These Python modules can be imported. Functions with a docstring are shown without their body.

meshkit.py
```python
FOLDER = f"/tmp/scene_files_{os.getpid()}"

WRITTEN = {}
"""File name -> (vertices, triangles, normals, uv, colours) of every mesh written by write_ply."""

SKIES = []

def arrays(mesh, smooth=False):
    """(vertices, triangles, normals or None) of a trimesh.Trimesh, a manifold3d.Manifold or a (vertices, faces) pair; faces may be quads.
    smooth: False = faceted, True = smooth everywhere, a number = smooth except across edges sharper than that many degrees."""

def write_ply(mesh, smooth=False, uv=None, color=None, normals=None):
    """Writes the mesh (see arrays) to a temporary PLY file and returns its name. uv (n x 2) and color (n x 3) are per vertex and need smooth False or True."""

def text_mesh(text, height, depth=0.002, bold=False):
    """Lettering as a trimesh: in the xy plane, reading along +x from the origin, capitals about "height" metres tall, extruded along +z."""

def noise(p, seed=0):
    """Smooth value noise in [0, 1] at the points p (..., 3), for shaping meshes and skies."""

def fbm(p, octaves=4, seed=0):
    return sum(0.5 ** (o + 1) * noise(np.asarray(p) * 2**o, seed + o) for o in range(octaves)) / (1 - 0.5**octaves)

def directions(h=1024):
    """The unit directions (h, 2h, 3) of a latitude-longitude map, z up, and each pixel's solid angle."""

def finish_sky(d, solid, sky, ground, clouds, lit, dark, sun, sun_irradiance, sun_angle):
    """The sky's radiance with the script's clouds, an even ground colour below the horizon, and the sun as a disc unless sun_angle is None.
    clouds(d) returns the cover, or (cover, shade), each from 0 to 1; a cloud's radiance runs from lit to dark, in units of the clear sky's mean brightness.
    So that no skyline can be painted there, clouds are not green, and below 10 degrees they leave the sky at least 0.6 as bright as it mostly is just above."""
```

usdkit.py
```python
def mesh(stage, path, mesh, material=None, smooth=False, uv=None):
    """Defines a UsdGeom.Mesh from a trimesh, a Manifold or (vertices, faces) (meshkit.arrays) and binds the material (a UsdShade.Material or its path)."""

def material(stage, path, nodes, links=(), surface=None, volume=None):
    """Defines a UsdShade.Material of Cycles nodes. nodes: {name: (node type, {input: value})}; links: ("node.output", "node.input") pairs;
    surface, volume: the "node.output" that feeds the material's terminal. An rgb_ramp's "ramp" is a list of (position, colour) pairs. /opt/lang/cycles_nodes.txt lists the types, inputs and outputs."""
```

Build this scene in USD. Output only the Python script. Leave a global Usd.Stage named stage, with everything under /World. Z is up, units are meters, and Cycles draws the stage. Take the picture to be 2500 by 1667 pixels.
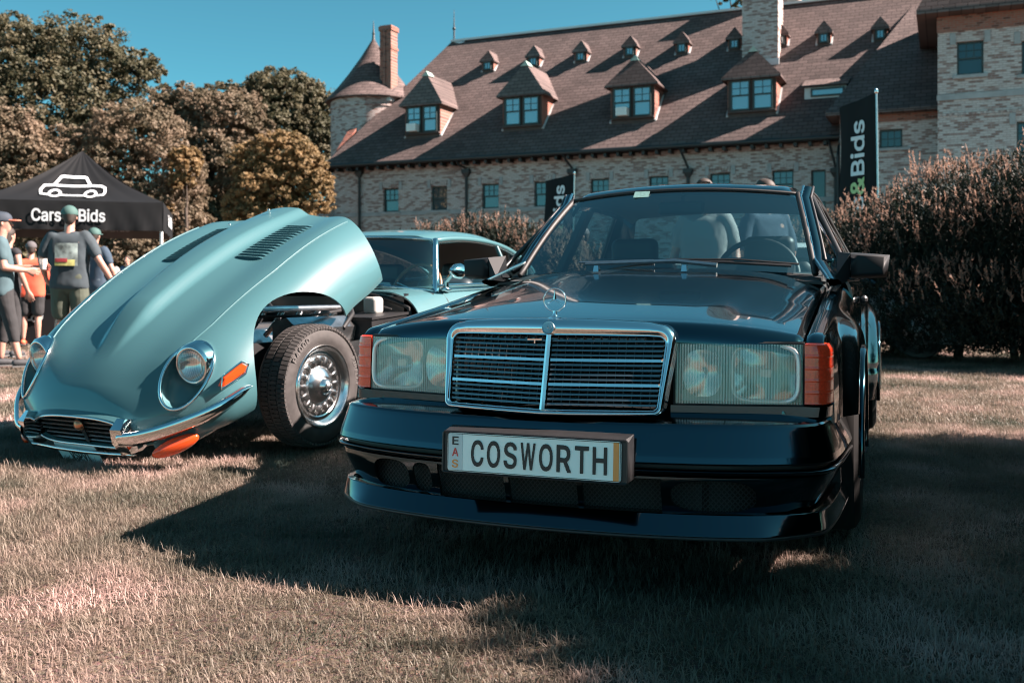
import math, random
import numpy as np, trimesh, manifold3d as m3, usdkit, meshkit
from pxr import Usd, UsdGeom, UsdLux, UsdShade, Gf, Sdf, Vt
from scipy.interpolate import CubicSpline, PchipInterpolator, LinearNDInterpolator
from shapely.geometry import Polygon, LineString, Point, box as sbox
from shapely import affinity

stage = Usd.Stage.CreateInMemory()
UsdGeom.SetStageUpAxis(stage, 'Z')
UsdGeom.SetStageMetersPerUnit(stage, 1.0)
stage.DefinePrim('/World', 'Xform')
stage.SetDefaultPrim(stage.GetPrimAtPath('/World'))
# ---------------------------------------------------------------- camera: level, 35 mm, shifted down
CAMH = 0.853
cam = UsdGeom.Camera.Define(stage, '/World/camera')
cam.CreateHorizontalApertureAttr(36.0)
cam.CreateVerticalApertureAttr(24.0)
cam.CreateFocalLengthAttr(35.0)
cam.CreateVerticalApertureOffsetAttr(-36.0 * 130 / 2500)
cam.CreateFStopAttr(5.0)
cam.CreateFocusDistanceAttr(3.15)
cam.CreateExposureAttr(2.42)
cam.AddTranslateOp().Set((0, 0, CAMH))
cam.AddRotateXOp().Set(90)
# ---------------------------------------------------------------- sky and sun
SUN_AZ, SUN_EL = math.radians(93), math.radians(39.5)
SKY = 0.054
dome = UsdLux.DomeLight.Define(stage, '/World/sky')
dome.GetPrim().SetCustomDataByKey('kind', 'structure')
sky = usdkit.material(stage, '/World/Looks/clear_sky', {
    's': ('sky_texture', {'sky_type': 'single_scattering', 'sun_disc': False, 'sun_elevation': SUN_EL, 'sun_rotation': SUN_AZ, 'altitude': 50.0, 'air_density': 0.6, 'aerosol_density': 0.6, 'ozone_density': 1.0}),
    't': ('mix', {'mix_type': 'multiply', 'fac': 1.0, 'color2': (0.29, 0.68, 0.56)}),
    'b': ('background_shader', {'strength': SKY})},
    [('s.color', 't.color1'), ('t.color', 'b.color')], surface='b.background')
UsdShade.MaterialBindingAPI.Apply(dome.GetPrim()).Bind(sky)
sun = UsdLux.DistantLight.Define(stage, '/World/sun')
sun.CreateNormalizeAttr(True)
sun.CreateIntensityAttr(1.25)
sun.CreateAngleAttr(0.5)
sun.CreateColorAttr((1.0, 0.82, 0.74))
sun.AddRotateZOp().Set(-math.degrees(SUN_AZ))
sun.AddRotateXOp().Set(-(90 - math.degrees(SUN_EL)))

# ---------------------------------------------------------------- helpers: prims
_n = {}


def numbered(parent, name):
    k = _n.get((parent, name), 0)
    _n[(parent, name)] = k + 1
    return f'{parent}/{name}' + (f'_{k:03d}' if k else '')


def tag(prim, label=None, category=None, group=None, kind=None):
    for k, v in (('label', label), ('category', category), ('group', group), ('kind', kind)):
        if v:
            prim.SetCustomDataByKey(k, v)


def thing(name, label, cat, loc=(0, 0, 0), rz=0, group=None, kind=None):
    path = numbered('/World', name)
    x = UsdGeom.Xform.Define(stage, path)
    x.AddTranslateOp().Set(Gf.Vec3d(*map(float, loc)))
    x.AddRotateZOp().Set(float(rz))
    tag(x.GetPrim(), label, cat, group, kind)
    return path


def add(parent, name, mesh, mat, smooth=False, label=None, kind=None):
    path = numbered(parent, name)
    m = usdkit.mesh(stage, path, mesh, MATS[mat], smooth)
    tag(m.GetPrim(), label, kind=kind)
    return path


def top(name, mesh, mat, label, cat, smooth=False, group=None, kind=None):
    path = add('/World', name, mesh, mat, smooth)
    tag(stage.GetPrimAtPath(path), label, cat, group, kind)
    return path


def copy_of(src, label, loc, rz=0, scale=None):
    old = stage.GetPrimAtPath(src)
    path = numbered('/World', old.GetName().rstrip('0123456789').rstrip('_') if old.GetName()[-3:].isdigit() else old.GetName())
    x = UsdGeom.Xform.Define(stage, path)
    x.GetPrim().GetReferences().AddInternalReference(src)
    x.ClearXformOpOrder()
    x.AddTranslateOp(opSuffix='c').Set(Gf.Vec3d(*map(float, loc)))
    x.AddRotateZOp(opSuffix='c').Set(float(rz))
    if scale:
        x.AddScaleOp(opSuffix='c').Set(Gf.Vec3f(*map(float, scale)))
    x.GetPrim().SetInstanceable(True)
    x.GetPrim().SetCustomDataByKey('label', label)
    return path


# ---------------------------------------------------------------- helpers: shapes
def join(*ms):
    return trimesh.util.concatenate([m if isinstance(m, trimesh.Trimesh) else tm(m) for m in ms])


def tm(m):
    if isinstance(m, trimesh.Trimesh):
        return m
    if hasattr(m, 'to_mesh'):
        k = m.to_mesh()
        return trimesh.Trimesh(k.vert_properties[:, :3], k.tri_verts, process=False)
    v, f, _ = meshkit.arrays(m)
    return trimesh.Trimesh(v, f, process=False)


def solid(t):
    t = tm(t)
    t = trimesh.Trimesh(t.vertices, t.faces, process=True)
    return m3.Manifold(m3.Mesh(np.asarray(t.vertices, np.float32), np.asarray(t.faces, np.uint32)))


def move(m, x=0, y=0, z=0):
    m = tm(m).copy()
    m.apply_translation((x, y, z))
    return m


def rot(m, deg, axis, at=(0, 0, 0)):
    m = tm(m).copy()
    m.apply_transform(trimesh.transformations.rotation_matrix(math.radians(deg), axis, at))
    return m


def box(c, s, bev=0.0):
    s = np.array(s, float) / 2
    b = min(bev, 0.49 * s.min() * 2)
    if b <= 0:
        return move(trimesh.creation.box(s * 2), *c)
    p = []
    for a in (-1, 1):
        for d in (-1, 1):
            for e in (-1, 1):
                q = np.array([a, d, e])
                for k in range(3):
                    r = s - b
                    r[k] = s[k]
                    p.append(q * r)
    return hull(np.array(p) + np.array(c))


def hull(p):
    return tm(m3.Manifold.hull_points(np.asarray(p, np.float64)))


def bar(a, b, w, h, up=(0, 0, 1)):
    """a rectangular bar from a to b"""
    a, b = np.array(a, float), np.array(b, float)
    d = (b - a) / np.linalg.norm(b - a)
    s = np.cross(d, up)
    s /= np.linalg.norm(s)
    u = np.cross(s, d)
    return hull([p + i * s * w / 2 + j * u * h / 2 for p in (a, b) for i in (-1, 1) for j in (-1, 1)])


def gridmesh(P, closed_u=False):
    P = np.asarray(P, float)
    n, m = P.shape[:2]
    i = np.arange(n * m).reshape(n, m)
    if closed_u:
        i = np.hstack([i, i[:, :1]])
    q = np.stack([i[:-1, :-1], i[:-1, 1:], i[1:, 1:], i[1:, :-1]], -1).reshape(-1, 4)
    f = np.vstack([q[:, [0, 1, 2]], q[:, [0, 2, 3]]])
    v = P.reshape(-1, 3)
    t = trimesh.Trimesh(v, f, process=False)
    a = t.area_faces > 1e-12
    return trimesh.Trimesh(v, f[a], process=False)


def normals(P):
    du, dv = np.gradient(P, axis=0), np.gradient(P, axis=1)
    n = np.cross(du, dv)
    return n / np.maximum(np.linalg.norm(n, axis=2, keepdims=True), 1e-9)


def shell(P, t):
    """closed skin of thickness |t| behind the grid surface P (offset along -normal*t)"""
    P = np.asarray(P, float)
    Q = P - normals(P) * t
    n, m = P.shape[:2]
    i = np.arange(n * m).reshape(n, m)
    q = np.stack([i[:-1, :-1], i[:-1, 1:], i[1:, 1:], i[1:, :-1]], -1).reshape(-1, 4)
    fo = np.vstack([q[:, [0, 1, 2]], q[:, [0, 2, 3]]])
    loop = np.concatenate([i[0, :], i[1:, -1], i[-1, -2::-1], i[-2:0:-1, 0]])
    nx = np.roll(loop, -1)
    k = n * m
    side = np.vstack([np.stack([nx, loop, loop + k], 1), np.stack([nx, loop + k, nx + k], 1)])
    f = np.vstack([fo, fo[:, ::-1] + k, side])
    t_ = trimesh.Trimesh(np.vstack([P.reshape(-1, 3), Q.reshape(-1, 3)]), f, process=False)
    if t_.volume < 0:
        t_.invert()
    return t_


def tube(path, r, n=8, closed=False, flat=1.0, caps=True):
    p = np.asarray(path, float)
    r = np.broadcast_to(np.asarray(r, float), len(p))
    t = np.roll(p, -1, 0) - np.roll(p, 1, 0) if closed else np.gradient(p, axis=0)
    t /= np.maximum(np.linalg.norm(t, axis=1, keepdims=True), 1e-12)
    u = np.cross(t[0], (0, 0, 1) if abs(t[0][2]) < .9 else (1, 0, 0))
    rings = []
    a = np.arange(n) / n * 2 * np.pi
    for k in range(len(p)):
        u = u - t[k] * (u @ t[k])
        u /= np.linalg.norm(u)
        w = np.cross(t[k], u)
        rings.append(p[k] + r[k] * (np.cos(a)[:, None] * u * flat + np.sin(a)[:, None] * w))
    R = np.array(rings + ([rings[0]] if closed else []))
    g = gridmesh(R, True)
    if caps and not closed:
        v, f = list(g.vertices), list(g.faces)
        for k, o in ((0, 1), (len(p) - 1, -1)):
            v.append(p[k])
            c = len(v) - 1
            for j in range(n):
                x, y = k * n + j, k * n + (j + 1) % n
                f.append((c, y, x)[::o] if o > 0 else (c, x, y))
        g = trimesh.Trimesh(v, f, process=False)
    return g


def lathe(prof, n=48, axis='z'):
    prof = np.asarray(prof, float)
    a = np.arange(n) / n * 2 * np.pi
    P = np.stack([np.outer(prof[:, 0], np.cos(a)), np.outer(prof[:, 0], np.sin(a)), np.repeat(prof[:, 1:2], n, 1)], -1)
    g = gridmesh(P, True)
    if axis == 'x':
        g.apply_transform(trimesh.transformations.rotation_matrix(math.pi / 2, (0, 1, 0)))
    return g


def extr(poly, h):
    g = [trimesh.creation.extrude_polygon(q, h, engine='earcut') for q in getattr(poly, 'geoms', [poly])]
    return trimesh.util.concatenate(g)


def place(m, o, ex, ey, ez=None):
    """maps local x, y, z to the axes ex, ey, ez at o"""
    ex, ey = np.array(ex, float), np.array(ey, float)
    ex, ey = ex / np.linalg.norm(ex), ey / np.linalg.norm(ey)
    ez = np.cross(ex, ey) if ez is None else np.array(ez, float)
    T = np.eye(4)
    T[:3, 0], T[:3, 1], T[:3, 2], T[:3, 3] = ex, ey, ez, o
    m = tm(m).copy()
    m.apply_transform(T)
    return m


def mirror(m):
    m = tm(m).copy()
    m.vertices[:, 0] *= -1
    m.invert()
    return m


def sph(c, r, k=2):
    m = trimesh.creation.icosphere(k, 1.0)
    m.apply_scale(np.broadcast_to(r, 3))
    return move(m, *c)


def cyl(a, b, r, n=16):
    return tube([a, b], r, n)


def sm(x, a, b):
    t = np.clip((np.asarray(x, float) - a) / (b - a), 0, 1)
    return t * t * (3 - 2 * t)


def text(s, h, depth=0.003, bold=False, sx=1.0):
    t = meshkit.text_mesh(s, h, depth, bold)
    t.apply_translation((-t.bounds[0][0], 0, 0))
    t.apply_scale((sx, 1, 1))
    return t


# ---------------------------------------------------------------- materials
MATS = {}


def mat(name, col, rough=0.5, metal=0.0, coat=0.0, spec=0.5, vary=0.0, scale=30.0, bump=0.0, extra=None):
    nodes = {'p': ('principled_bsdf', {'base_color': col, 'roughness': rough, 'metallic': metal, 'coat_weight': coat, **{'coat_roughness': 0.02, 'specular_ior_level': spec, **(extra or {})}})}
    links = []
    if vary or bump:
        nodes['c'] = ('texture_coordinate', {})
        nodes['n'] = ('noise_texture', {'scale': scale, 'detail': 5.0, 'roughness': 0.6})
        links.append(('c.object', 'n.vector'))
    if vary:
        c = np.array(col)
        nodes['r'] = ('rgb_ramp', {'ramp': [(0.3, tuple(c * (1 - vary))), (0.7, tuple(np.minimum(c * (1 + vary), 1)))]})
        links += [('n.fac', 'r.fac'), ('r.color', 'p.base_color')]
    if bump:
        nodes['b'] = ('bump', {'strength': 0.5, 'distance': bump})
        links += [('n.fac', 'b.height'), ('b.normal', 'p.normal')]
    MATS[name] = usdkit.material(stage, '/World/Looks/' + name, nodes, links, surface='p.BSDF')


def glass(name, tint, ior=1.5, rough=0.0, gloss=(1, 1, 1)):
    """a thin pane that reflects the same from both sides"""
    MATS[name] = usdkit.material(stage, '/World/Looks/' + name, {
        'q': ('geometry', {}), 'i': ('mix_float', {'a': ior, 'b': 1.0 / ior}),
        't': ('transparent_bsdf', {'color': tint}), 'g': ('glossy_bsdf', {'roughness': rough, 'color': gloss}), 'f': ('fresnel', {'IOR': ior}), 'm': ('mix_closure', {})},
        [('q.backfacing', 'i.fac'), ('i.result', 'f.IOR'), ('f.fac', 'm.fac'), ('t.BSDF', 'm.closure1'), ('g.BSDF', 'm.closure2')], surface='m.closure')


def leafmat(name, stops, trans=0.25, rough=0.6):
    """leaves: colour varies from leaf to leaf (and over the crown), some light passes through"""
    MATS[name] = usdkit.material(stage, '/World/Looks/' + name, {
        'g': ('geometry', {}), 'o': ('noise_texture', {'scale': 0.5, 'detail': 2.0}), 'a': ('math', {'math_type': 'multiply_add', 'value2': 0.55}), 'b': ('math', {'math_type': 'multiply', 'value2': 0.5}),
        'r': ('rgb_ramp', {'ramp': stops}), 'p': ('principled_bsdf', {'roughness': rough, 'specular_ior_level': 0.3}), 't': ('translucent_bsdf', {}), 'm': ('mix_closure', {'fac': trans})},
        [('g.position', 'o.vector'), ('o.fac', 'b.value1'), ('g.random_per_island', 'a.value1'), ('b.value', 'a.value3'), ('a.value', 'r.fac'), ('r.color', 'p.base_color'), ('r.color', 't.color'),
         ('p.BSDF', 'm.closure1'), ('t.BSDF', 'm.closure2')], surface='m.closure')


mat('black_paint', (0.012, 0.046, 0.066), 0.13, 1.0, 1.0, 0.5, extra={'coat_ior': 1.5, 'coat_roughness': 0.004})
mat('teal_paint', (0.044, 0.116, 0.130), 0.42, 0.0, 0.7, 0.25)
mat('chrome', (0.82, 0.83, 0.84), 0.07, 1.0)
mat('wheel_chrome', (0.86, 0.86, 0.86), 0.2, 1.0)
mat('dark_chrome', (0.10, 0.115, 0.125), 0.25, 1.0)
mat('slat_metal', (0.24, 0.27, 0.28), 0.3, 1.0)
mat('satin_steel', (0.45, 0.47, 0.48), 0.32, 1.0, vary=0.15)
mat('alloy', (0.5, 0.52, 0.54), 0.3, 0.9)
mat('black_plastic', (0.012, 0.012, 0.013), 0.45, vary=0.2, scale=60)
mat('mirror_shell', (0.006, 0.008, 0.010), 0.6, spec=0.25)
mat('black_void', (0.004, 0.004, 0.004), 0.8)
mat('gasket', (0.008, 0.008, 0.009), 0.6)
mat('rubber_dark', (0.004, 0.004, 0.004), 0.9, spec=0.2)
mat('rubber', (0.030, 0.027, 0.026), 0.72, vary=0.3, scale=25)
mat('tyre_letter', (0.075, 0.07, 0.068), 0.7)
mat('white_enamel', (0.72, 0.72, 0.70), 0.35)
mat('plate_grey', (0.50, 0.51, 0.52), 0.4)
mat('ink', (0.018, 0.012, 0.012), 0.5)
mat('ink_red', (0.55, 0.05, 0.04), 0.5)
mat('ink_orange', (0.72, 0.24, 0.06), 0.5)
mat('seat_leather', (0.018, 0.018, 0.02), 0.5, vary=0.2)
mat('headliner', (0.10, 0.10, 0.10), 0.9)
mat('lamp_bowl', (0.85, 0.82, 0.80), 0.16, 1.0)
mat('lamp_back', (0.62, 0.58, 0.56), 0.5)
mat('amber', (0.75, 0.085, 0.016), 0.14, 0, 0.6, extra={'transmission_weight': 0.35, 'emission_strength': 0.0})
mat('red_lens', (0.80, 0.055, 0.020), 0.2, 0, 0.7, vary=0.15, scale=140)
mat('engine_black', (0.012, 0.012, 0.013), 0.4, vary=0.3, scale=8)
mat('engine_metal', (0.55, 0.55, 0.56), 0.28, 1.0, vary=0.3, scale=12)
mat('rust', (0.16, 0.06, 0.035), 0.8, vary=0.4)
glass('windscreen_glass', (0.36, 0.54, 0.57), 2.6)
glass('clear_glass', (0.86, 0.93, 0.93), 1.55)
glass('smoked_glass', (0.35, 0.42, 0.45), 1.6)


def fluted(name, scale, body, dist):
    """ribbed lamp glass: fine vertical flutes"""
    MATS[name] = usdkit.material(stage, '/World/Looks/' + name, {
        'c': ('texture_coordinate', {}), 'w': ('wave_texture', {'wave_type': 'bands', 'bands_direction': 'x', 'scale': scale}), 'b': ('bump', {'strength': 0.6, 'distance': dist}),
        't': ('transparent_bsdf', {'color': (0.90, 0.88, 0.86)}), 'd': ('principled_bsdf', {'base_color': (0.80, 0.70, 0.67), 'roughness': 0.35, 'metallic': 0.0}), 'g': ('glossy_bsdf', {'roughness': 0.02}), 'f': ('fresnel', {'IOR': 1.55}),
        'q': ('geometry', {}), 'i': ('mix_float', {'a': 1.55, 'b': 1 / 1.55}),
        'k': ('math', {'math_type': 'multiply', 'value2': body}), 'm0': ('mix_closure', {}), 'm': ('mix_closure', {})},
        [('q.backfacing', 'i.fac'), ('i.result', 'f.IOR'), ('w.fac', 'k.value1'), ('k.value', 'm0.fac'), ('c.object', 'w.vector'), ('w.fac', 'b.height'), ('b.normal', 'g.normal'), ('b.normal', 'd.normal'), ('t.BSDF', 'm0.closure1'), ('d.BSDF', 'm0.closure2'),
         ('f.fac', 'm.fac'), ('m0.closure', 'm.closure1'), ('g.BSDF', 'm.closure2')], surface='m.closure')


fluted('fluted_glass', 40.0, 0.2, 0.0010)
fluted('fluted_dome', 30.0, 0.12, 0.001)
mat('sticker', (0.10, 0.20, 0.19), 0.6, vary=0.3, scale=90)
mat('dash', (0.03, 0.033, 0.035), 0.6)
mat('teal_shade', (0.016, 0.055, 0.072), 0.6)
mat('copper_badge', (0.55, 0.22, 0.12), 0.3, 0.8)
mat('wood_rim', (0.22, 0.12, 0.06), 0.35, 0, 0.6)
mat('white_bottle', (0.30, 0.30, 0.29), 0.4)
glass('windscreen_pale', (0.62, 0.78, 0.80), 2.3)
mat('amber_drink', (0.55, 0.25, 0.06), 0.1)
mat('bowl_edge', (0.80, 0.68, 0.64), 0.3, 0.4)
mat('mesh_dark', (0.006, 0.0065, 0.007), 0.45)
# ================================================================ the setting: lawn, trees, hedges
def ground():
    n = 160
    r = np.concatenate([np.linspace(0.2, 30, 90), np.geomspace(32, 900, 40)])
    a = np.linspace(0, 2 * np.pi, n + 1)[:-1]
    X, Y = np.outer(r, np.sin(a)), np.outer(r, np.cos(a)) + 3
    Z = (meshkit.fbm(np.stack([X * .8, Y * .8, 0 * X], -1), 3, 5) - .5) * .03 - .03
    P = np.stack([X, Y, Z], -1)
    g = gridmesh(P, True)
    c = trimesh.Trimesh(np.vstack([P[0], [[0, 3, -.03]]]), [(n, (k + 1) % n, k) for k in range(n)], process=False)
    g = join(g, c)
    if g.face_normals[:, 2].mean() < 0:
        g.invert()
    return g


MATS['soil'] = usdkit.material(stage, '/World/Looks/soil', {
    'g': ('geometry', {}), 'n': ('noise_texture', {'scale': 1.6, 'detail': 6.0, 'roughness': 0.65}), 'n2': ('noise_texture', {'scale': 55.0, 'detail': 4.0, 'roughness': 0.7}),
    'r': ('rgb_ramp', {'ramp': [(0.3, (0.06, 0.052, 0.038)), (0.55, (0.17, 0.125, 0.10)), (0.75, (0.32, 0.23, 0.20))]}), 'x': ('mix', {'mix_type': 'multiply', 'fac': 0.7}),
    'b': ('bump', {'strength': 1.0, 'distance': 0.03}), 'p': ('principled_bsdf', {'roughness': 0.95, 'specular_ior_level': 0.1})},
    [('g.position', 'n.vector'), ('g.position', 'n2.vector'), ('n.fac', 'r.fac'), ('r.color', 'x.color1'), ('n2.color', 'x.color2'), ('x.color', 'p.base_color'), ('n2.fac', 'b.height'), ('b.normal', 'p.normal')], surface='p.BSDF')
top('ground', ground(), 'soil', None, None, True, kind='structure')


def bladematerial():
    MATS['grass_blade'] = usdkit.material(stage, '/World/Looks/grass_blade', {
        'g': ('geometry', {}), 'o': ('object_info', {}), 'n': ('noise_texture', {'scale': 1.3, 'detail': 3.0}), 'a': ('math', {'math_type': 'multiply_add', 'value2': 0.62}), 'b': ('math', {'math_type': 'multiply', 'value2': 0.55}),
        'r': ('rgb_ramp', {'ramp': [(0.18, (0.05, 0.058, 0.04)), (0.29, (0.20, 0.16, 0.125)), (0.42, (0.60, 0.40, 0.365)), (0.68, (0.86, 0.59, 0.56)), (0.95, (0.92, 0.75, 0.73))]}),
        'p': ('principled_bsdf', {'roughness': 0.55, 'specular_ior_level': 0.35}), 't': ('translucent_bsdf', {}), 'm': ('mix_closure', {'fac': 0.35})},
        [('g.position', 'n.vector'), ('n.fac', 'b.value1'), ('g.random_per_island', 'a.value1'), ('b.value', 'a.value3'), ('a.value', 'r.fac'), ('r.color', 'p.base_color'), ('r.color', 't.color'),
         ('p.BSDF', 'm.closure1'), ('t.BSDF', 'm.closure2')], surface='m.closure')


bladematerial()


def blades(n, size, h, w, seed, segs=3):
    r = np.random.default_rng(seed)
    p = np.stack([r.uniform(-size / 2, size / 2, n), r.uniform(-size / 2, size / 2, n), np.full(n, -.032)], 1)
    a = r.uniform(0, 2 * np.pi, n)
    # most blades stand in loose tufts that lean together
    tuft = r.integers(0, max(4, n // 14), n)
    ta = r.uniform(0, 2 * np.pi, tuft.max() + 1)
    a = ta[tuft] + r.normal(0, .7, n)
    L = h * r.uniform(.55, 1.35, n)
    lean = np.abs(r.normal(.45, .33, n)) + .1
    flop = r.random(n) < .58
    lean[flop] += r.uniform(.7, 1.3, flop.sum())
    d = np.stack([np.cos(a), np.sin(a), 0 * a], 1)
    s = np.stack([-np.sin(a + r.normal(0, .6, n)), np.cos(a), 0 * a], 1)
    V, Fc = [], []
    for k in range(segs + 1):
        t = k / segs
        ang = lean * t ** .8 * 1.15
        q = p + d * (L * t * np.sin(ang))[:, None] + np.array([0, 0, 1.]) * (L * t * np.cos(ang * .9))[:, None]
        ww = (w * r.uniform(.7, 1.2, n) * (1 - t) ** .55)[:, None] / 2
        V += ([q - s * ww, q + s * ww] if k < segs else [q])
    V = np.stack(V, 1)
    m = V.shape[1]
    base = np.arange(n)[:, None] * m
    F = []
    for k in range(segs - 1):
        F += [base + [2 * k, 2 * k + 1, 2 * k + 3], base + [2 * k, 2 * k + 3, 2 * k + 2]]
    k = segs - 1
    F.append(base + [2 * k, 2 * k + 1, 2 * k + 2])
    return V.reshape(-1, 3), np.vstack(F)


def lawn():
    path = '/World/grass'
    pi = UsdGeom.PointInstancer.Define(stage, path)
    tag(pi.GetPrim(), 'short dry straw coloured lawn grass under both cars', 'grass', kind='stuff')
    pos, idx, ori, sc = [], [], [], []
    r = np.random.default_rng(11)
    protos = []
    specs = [(0.22, 820, .037, .0028, 8)] + [(0.5, 1300, .042, .0050, 5), (1.2, 1300, .055, .013, 4), (3.0, 1800, .06, .035, 3)]
    for k, (size, n, h, w, var) in enumerate(specs):
        for v in range(var):
            q = f'{path}/grass_patch_{len(protos):03d}'
            usdkit.mesh(stage, q, blades(n, size * 1.12, h, w, 100 * k + v), MATS['grass_blade'])
            protos.append((q, k))
    bands = [(0.9, 6.5), (6.5, 13), (13, 28), (28, 75)]
    for k, (y0, y1) in enumerate(bands):
        size = specs[k][0]
        mine = [i for i, (q, kk) in enumerate(protos) if kk == k]
        for Y in np.arange(y0 + size / 2, y1, size):
            half = (Y + size) * .56 + .35
            for X in np.arange(-half, half, size):
                if k >= 2 and X > .35 * Y and Y > 16:
                    continue
                pos.append((X + r.normal(0, size * .06), Y + r.normal(0, size * .06), r.normal(0, .003)))
                idx.append(r.choice(mine))
                a = r.integers(0, 4) * math.pi / 2 + r.normal(0, .2)
                ori.append(Gf.Quath(math.cos(a / 2), 0, 0, math.sin(a / 2)))
                g = r.uniform(.85, 1.15)
                sc.append((1, 1, g))
    pi.CreatePrototypesRel().SetTargets([Sdf.Path(q) for q, _ in protos])
    pi.CreatePositionsAttr(Vt.Vec3fArray([Gf.Vec3f(*map(float, p)) for p in pos]))
    pi.CreateProtoIndicesAttr(Vt.IntArray([int(i) for i in idx]))
    pi.CreateOrientationsAttr(Vt.QuathArray(ori))
    pi.CreateScalesAttr(Vt.Vec3fArray([Gf.Vec3f(*map(float, s)) for s in sc]))


lawn()


# ---------------------------------------------------------------- foliage
def leaves(c, nrm, size, seed, aspect=1.6, fold=.3):
    """one bent pair of triangles per leaf at the points c, roughly facing nrm"""
    r = np.random.default_rng(seed)
    n = len(c)
    nn = nrm + r.normal(0, .75, (n, 3))
    nn /= np.linalg.norm(nn, axis=1, keepdims=True)
    t = np.cross(nn, r.normal(0, 1, (n, 3)))
    t /= np.linalg.norm(t, axis=1, keepdims=True)
    b = np.cross(nn, t)
    s = (size * r.uniform(.6, 1.35, n))[:, None]
    V = np.stack([c - t * s * aspect / 2, c + b * s / 2 + nn * s * fold * .5, c + t * s * aspect / 2, c - b * s / 2 + nn * s * fold * .5], 1)
    k = np.arange(n)[:, None] * 4
    return V.reshape(-1, 3), np.vstack([k + [0, 1, 2], k + [0, 2, 3]])


def crown(blobs, nleaf, size, seed, inner=.25):
    """blobs: (centre, radii). Leaves gather in clumps on the blobs' skins; some fill the inside."""
    r = np.random.default_rng(seed)
    vol = np.array([np.prod(np.array(rad)) ** (2 / 3) for _, rad in blobs])
    C, N = [], []
    for (c, rad), w in zip(blobs, vol / vol.sum()):
        n = int(nleaf * w)
        k = max(6, n // 34)
        d = r.normal(0, 1, (k, 3))
        d /= np.linalg.norm(d, axis=1, keepdims=True)
        d[:, 2] = np.where(d[:, 2] < -.55, -d[:, 2] * .6, d[:, 2])
        rr = np.where(r.random(k) < inner, r.uniform(.45, .8, k), r.uniform(.85, 1.12, k))
        cc = np.array(c) + d * rr[:, None] * rad
        cs = np.mean(rad) * r.uniform(.06, .17, k)
        j = r.integers(0, k, n)
        o = r.normal(0, 1, (n, 3))
        o /= np.linalg.norm(o, axis=1, keepdims=True)
        o *= r.uniform(.25, 1, (n, 1)) ** .5
        C.append(cc[j] + o * cs[j][:, None] * [1.15, 1.15, .8])
        N.append(d[j] * .7 + o * .6 + [0, 0, .3])
    return leaves(np.vstack(C), np.vstack(N), size, seed + 1)


def limbs(base, H, spread, seed, r0, tips):
    r = np.random.default_rng(seed)
    b = np.array(base, float)
    t = np.linspace(0, 1, 7)
    tr = b + np.stack([np.sin(t * 3 + seed) * .15 * t, np.cos(t * 2.3 + seed) * .15 * t, t * H * .7], 1)
    ms = [tube(tr, r0 * (1 - .75 * t), 9)]
    for tip in tips:
        s = r.uniform(.35, .85)
        p0 = np.array([np.interp(s, t, tr[:, k]) for k in range(3)])
        tip = np.array(tip, float)
        mid = (p0 + tip) / 2 + r.normal(0, .25, 3) + [0, 0, .3]
        q = np.linspace(0, 1, 6)[:, None]
        pth = (1 - q) ** 2 * p0 + 2 * q * (1 - q) * mid + q * q * tip
        ms.append(tube(pth, r0 * (1 - .75 * s) * .6 * (1 - .8 * q[:, 0]), 6))
    return join(*ms)


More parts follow.
